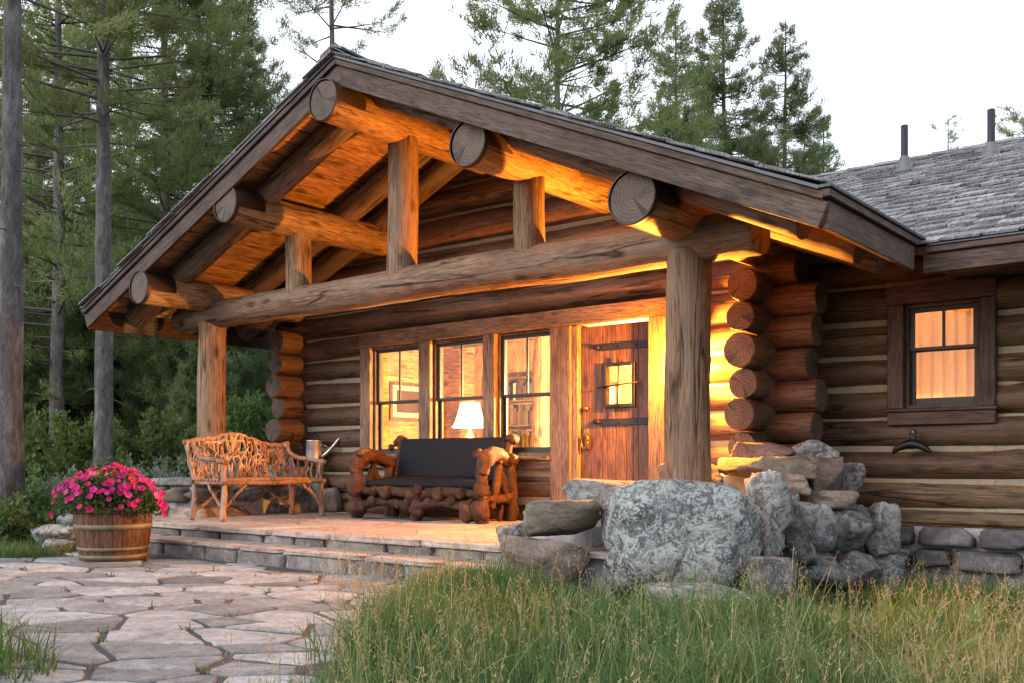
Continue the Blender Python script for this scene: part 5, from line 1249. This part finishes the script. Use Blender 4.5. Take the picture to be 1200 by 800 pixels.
for i, (px, d, w, h) in enumerate([(55, 12.5, 1.2, 0.6), (30, 15, 1.8, 1.0), (140, 18, 2.0, 1.2), (225, 21, 2.4, 1.4), (5, 11.0, 1.0, 0.55)]):
    shrub(px, 600, d, w, h, ['low green shrub right of the far left trunk', 'green shrub in the shade behind the far left trunk', 'green shrub beyond the flower barrel', 'leafy green shrub in the forest left of the left post', 'green shrub at the base of the far left trunk'][i], 'leafgreen', 2200)

gw = random.Random(88)
for i in range(9):
    shrub(-30 + 41 * i + gw.uniform(-9, 9), 600, gw.uniform(19, 27), gw.uniform(1.8, 3.0), gw.uniform(1.6, 3.6), 'light green leafy bush at the forest edge left of the cabin', 'willow', 4200, 'willow bushes at the forest edge', 0.12)
# ------------------------------------------------------------------ meadow grass
def grass(name, pts, hts, cols, width, bend, label, seed, seg=3):
    g = np.random.default_rng(seed); n = len(pts); P = np.array(pts); h = np.array(hts)[:, None]; a = g.uniform(0, 2 * PI, n); b = np.stack([np.cos(a), np.sin(a), np.zeros(n)], 1)
    fa = g.uniform(0, 2 * PI, n); sd = np.stack([np.cos(fa), np.sin(fa), np.zeros(n)], 1); k = g.uniform(0.2, 1.0, (n, 1)) ** 1.5 * bend; w = width * g.uniform(0.6, 1.4, (n, 1)) * np.where(g.random((n, 1)) < 0.06, 2.0, 1.0)
    rows = []
    for i in range(seg + 1):
        t = i / seg; c = P + b * (k * h * t * t) + np.array([0, 0, 1.0]) * h * (t - 0.35 * k * t * t)
        if i < seg: ww = w * (1 - 0.75 * t ** 1.5); rows += [c - sd * ww, c + sd * ww]
        else: rows.append(c)
    V = np.stack(rows, 1); m = V.shape[1]; tri = []
    for i in range(seg - 1): tri += [(2 * i, 2 * i + 1, 2 * i + 3), (2 * i, 2 * i + 3, 2 * i + 2)]
    tri.append((2 * seg - 2, 2 * seg - 1, 2 * seg)); tri = np.array(tri)
    F = (np.arange(n)[:, None, None] * m + tri[None]).reshape(-1, 3)
    me = np_mesh(name, V.reshape(-1, 3), F, ['grass'])
    ca = me.color_attributes.new('tint', 'FLOAT_COLOR', 'POINT'); C = np.ones((n, m, 4), np.float32); C[:, :, :3] = np.array(cols)[:, None, :]; ca.data.foreach_set('color', C.ravel())
    return tag(obj(name, me), label, 'grass', kind='stuff')
PAT = [Vector(p) for p in PATIO]
def meadow_ok(x, y):
    if inside((x, y), PATIO): return False
    if -7.0 < x < 0.35 and -1.75 < y < 2: return False
    if x > -0.5 and y > -0.9 + 0.0 and x < 0.75: return False
    if x >= 0.75 and y > 1.75: return False
    return True
g = random.Random(55); pts = []; hts = []; cols = []; spts = []
tries = 0
while len(pts) < 80000 and tries < 900000:
    tries += 1; d = 2.6 + 7.2 * g.random() ** 0.9; px = g.uniform(250, 1270) if g.random() < 0.9 else g.uniform(-60, 120)
    p = at(px, HZP, d); x, y = p.x, p.y
    if not meadow_ok(x, y): continue
    cl = noise.noise(Vector((x * 1.1, y * 1.1, 0))); cl2 = noise.noise(Vector((x * 0.55 + 9, y * 0.55, 4)))
    if g.random() > 0.62 + 0.6 * cl: continue
    h = (0.065 + 0.18 * g.random() ** 1.6) * (1.0 + 0.9 * cl)
    if g.random() < 0.05: h *= 1.7
    if x > 0.1 and y > -2.0: h *= 0.55
    edge = min(1.0, (d - 2.6) / 2.2); h *= 0.75 + 0.35 * edge
    pts.append((x, y, ground_z(x, y) - 0.01)); hts.append(h)
    dry = g.random() + 0.45 * cl2 - 0.08
    if dry > 1.0: c = (0.34, 0.3, 0.15)
    elif dry > 0.78: c = (0.165, 0.21, 0.07)
    elif dry > 0.3: c = (0.115, 0.19, 0.05)
    else: c = (0.065, 0.15, 0.055)
    v = g.uniform(0.7, 1.25); cols.append([q * v for q in c])
    if g.random() < 0.028: spts.append((x, y, h, dry))
grass('meadow_grass', pts, hts, cols, 0.003, 1.15, 'tall green and straw coloured meadow grass in the foreground right', 1, 4)
# a dense dark green clump by the step end, and the tuft at the lower left corner
pts = []; hts = []; cols = []
for cx_, cy_, r, n, hh in ((-0.35, -2.25, 0.65, 5200, 0.38), (0.35, -2.3, 0.6, 2600, 0.2), (-0.55, -5.35, 0.42, 2600, 0.42), (-1.3, -5.2, 0.35, 1500, 0.36), (0.05, -3.1, 0.4, 1500, 0.34), (2.0, 0.3, 0.7, 1800, 0.34), (0.62, -3.9, 0.4, 1500, 0.45)):
    for _ in range(n):
        a = g.uniform(0, 6.283); q = r * math.sqrt(g.random()); x, y = cx_ + q * math.cos(a), cy_ + q * math.sin(a)
        if inside((x, y), PATIO) and g.random() < 0.8: continue
        pts.append((x, y, ground_z(x, y) - 0.01)); hts.append(hh * g.uniform(0.55, 1.1) * (1 - 0.4 * (q / r) ** 2)); v = g.uniform(0.7, 1.3); c = (0.06, 0.145, 0.04) if g.random() < 0.8 else (0.16, 0.17, 0.05); cols.append([k * v for k in c])
for p in stones[:300]:                                     # weeds in the paving joints
    for v in p:
        if g.random() < 0.045:
            for _ in range(g.randrange(6, 16)):
                pts.append((v[0] + g.gauss(0, 0.015), v[1] + g.gauss(0, 0.015), ZP - 0.012)); hts.append(g.uniform(0.02, 0.075)); v_ = g.uniform(0.7, 1.3); cols.append([k * v_ for k in (0.07, 0.13, 0.035)])
grass('green_grass', pts, hts, cols, 0.0034, 0.9, 'lush dark green grass clumps beside the step end and boulder', 2, 4)
# a few broad-leaved weeds among the grass
pts = []; hts = []; cols = []
for _ in range(46):
    p = at(g.uniform(470, 1180), HZP, g.uniform(4.2, 7.2))
    if not meadow_ok(p.x, p.y): continue
    for _ in range(g.randrange(14, 34)):
        pts.append((p.x + g.gauss(0, 0.03), p.y + g.gauss(0, 0.03), ground_z(p.x, p.y) - 0.01)); hts.append(g.uniform(0.1, 0.3)); v = g.uniform(0.75, 1.25); cols.append([k * v for k in ((0.1, 0.19, 0.05) if g.random() < 0.7 else (0.17, 0.2, 0.06))])
grass('broad_leaved_weeds', pts, hts, cols, 0.011, 1.2, 'broad leaved weeds scattered through the meadow grass', 7, 4)
# short grass at the left beyond the paving and under the trees
pts = []; hts = []; cols = []
while len(pts) < 26000:
    d = g.uniform(9.0, 16); px = g.uniform(-80, 240); p = at(px, HZP, d)
    if not meadow_ok(p.x, p.y): continue
    pts.append((p.x, p.y, ground_z(p.x, p.y) - 0.01)); hts.append(g.uniform(0.06, 0.2)); v = g.uniform(0.7, 1.25); c = (0.06, 0.13, 0.03) if g.random() < 0.75 else (0.15, 0.17, 0.06); cols.append([k * v for k in c])
grass('lawn_grass', pts, hts, cols, 0.005, 0.6, 'short green grass beside the paving at the left edge', 3, 2)
# seed heads on thin straw stalks
SV = []; SF = []; SC = []
def quadstrip(a, b, w, col):
    d_ = (b - a).normalized(); s_ = d_.cross(Vector((g.uniform(-1, 1), g.uniform(-1, 1), 0.2))).normalized() * w; b0 = len(SV)
    SV.extend([a - s_, a + s_, b + s_ * 0.6, b - s_ * 0.6]); SF.append((b0, b0 + 1, b0 + 2, b0 + 3)); SC.extend([col] * 4)
g.shuffle(spts); spts = spts[:1000]
for _ in range(60):
    p = at(g.gauss(425, 28), HZP, g.uniform(4.3, 5.6)); spts.append((p.x, p.y, 0.3, g.random()))
for x, y, h, dry in spts:
    H = h * 1.1 + g.uniform(0.05, 0.26); a = g.uniform(0, 6.283); k = g.uniform(0.05, 0.3) * H; v = g.uniform(0.75, 1.25)
    col = [q * v for q in ((0.4, 0.32, 0.16) if dry > 0.45 else (0.26, 0.25, 0.11))]; z0 = ground_z(x, y)
    P = [Vector((x + math.cos(a) * k * t * t, y + math.sin(a) * k * t * t, z0 + H * t)) for t in (0, 0.35, 0.65, 0.85, 1.0)]
    for i in range(4): quadstrip(P[i], P[i + 1], 0.0013, col)
    nsp = g.randrange(7, 15); spread = g.choice((0.006, 0.012, 0.03))
    for i in range(nsp):
        t = 0.72 + 0.3 * i / nsp; k0 = min(3, int((t - 0.65) / 0.1)) if t < 1 else 3; base = P[3].lerp(P[4], (t - 0.85) / 0.15); d_ = Vector((g.gauss(0, 1), g.gauss(0, 1), 1.2)).normalized()
        q = base + Vector((g.gauss(0, spread), g.gauss(0, spread), 0)); quadstrip(q, q + d_ * g.uniform(0.01, 0.018), 0.0019, col)
me = mesh('seed_stalks', SV, SF, 'grass', False); ca = me.color_attributes.new('tint', 'FLOAT_COLOR', 'POINT'); ca.data.foreach_set('color', np.array([(*c, 1) for c in SC], np.float32).ravel())
tag(obj('seed_stalks', me), 'straw coloured grass seed heads above the meadow', 'grass', kind='stuff')
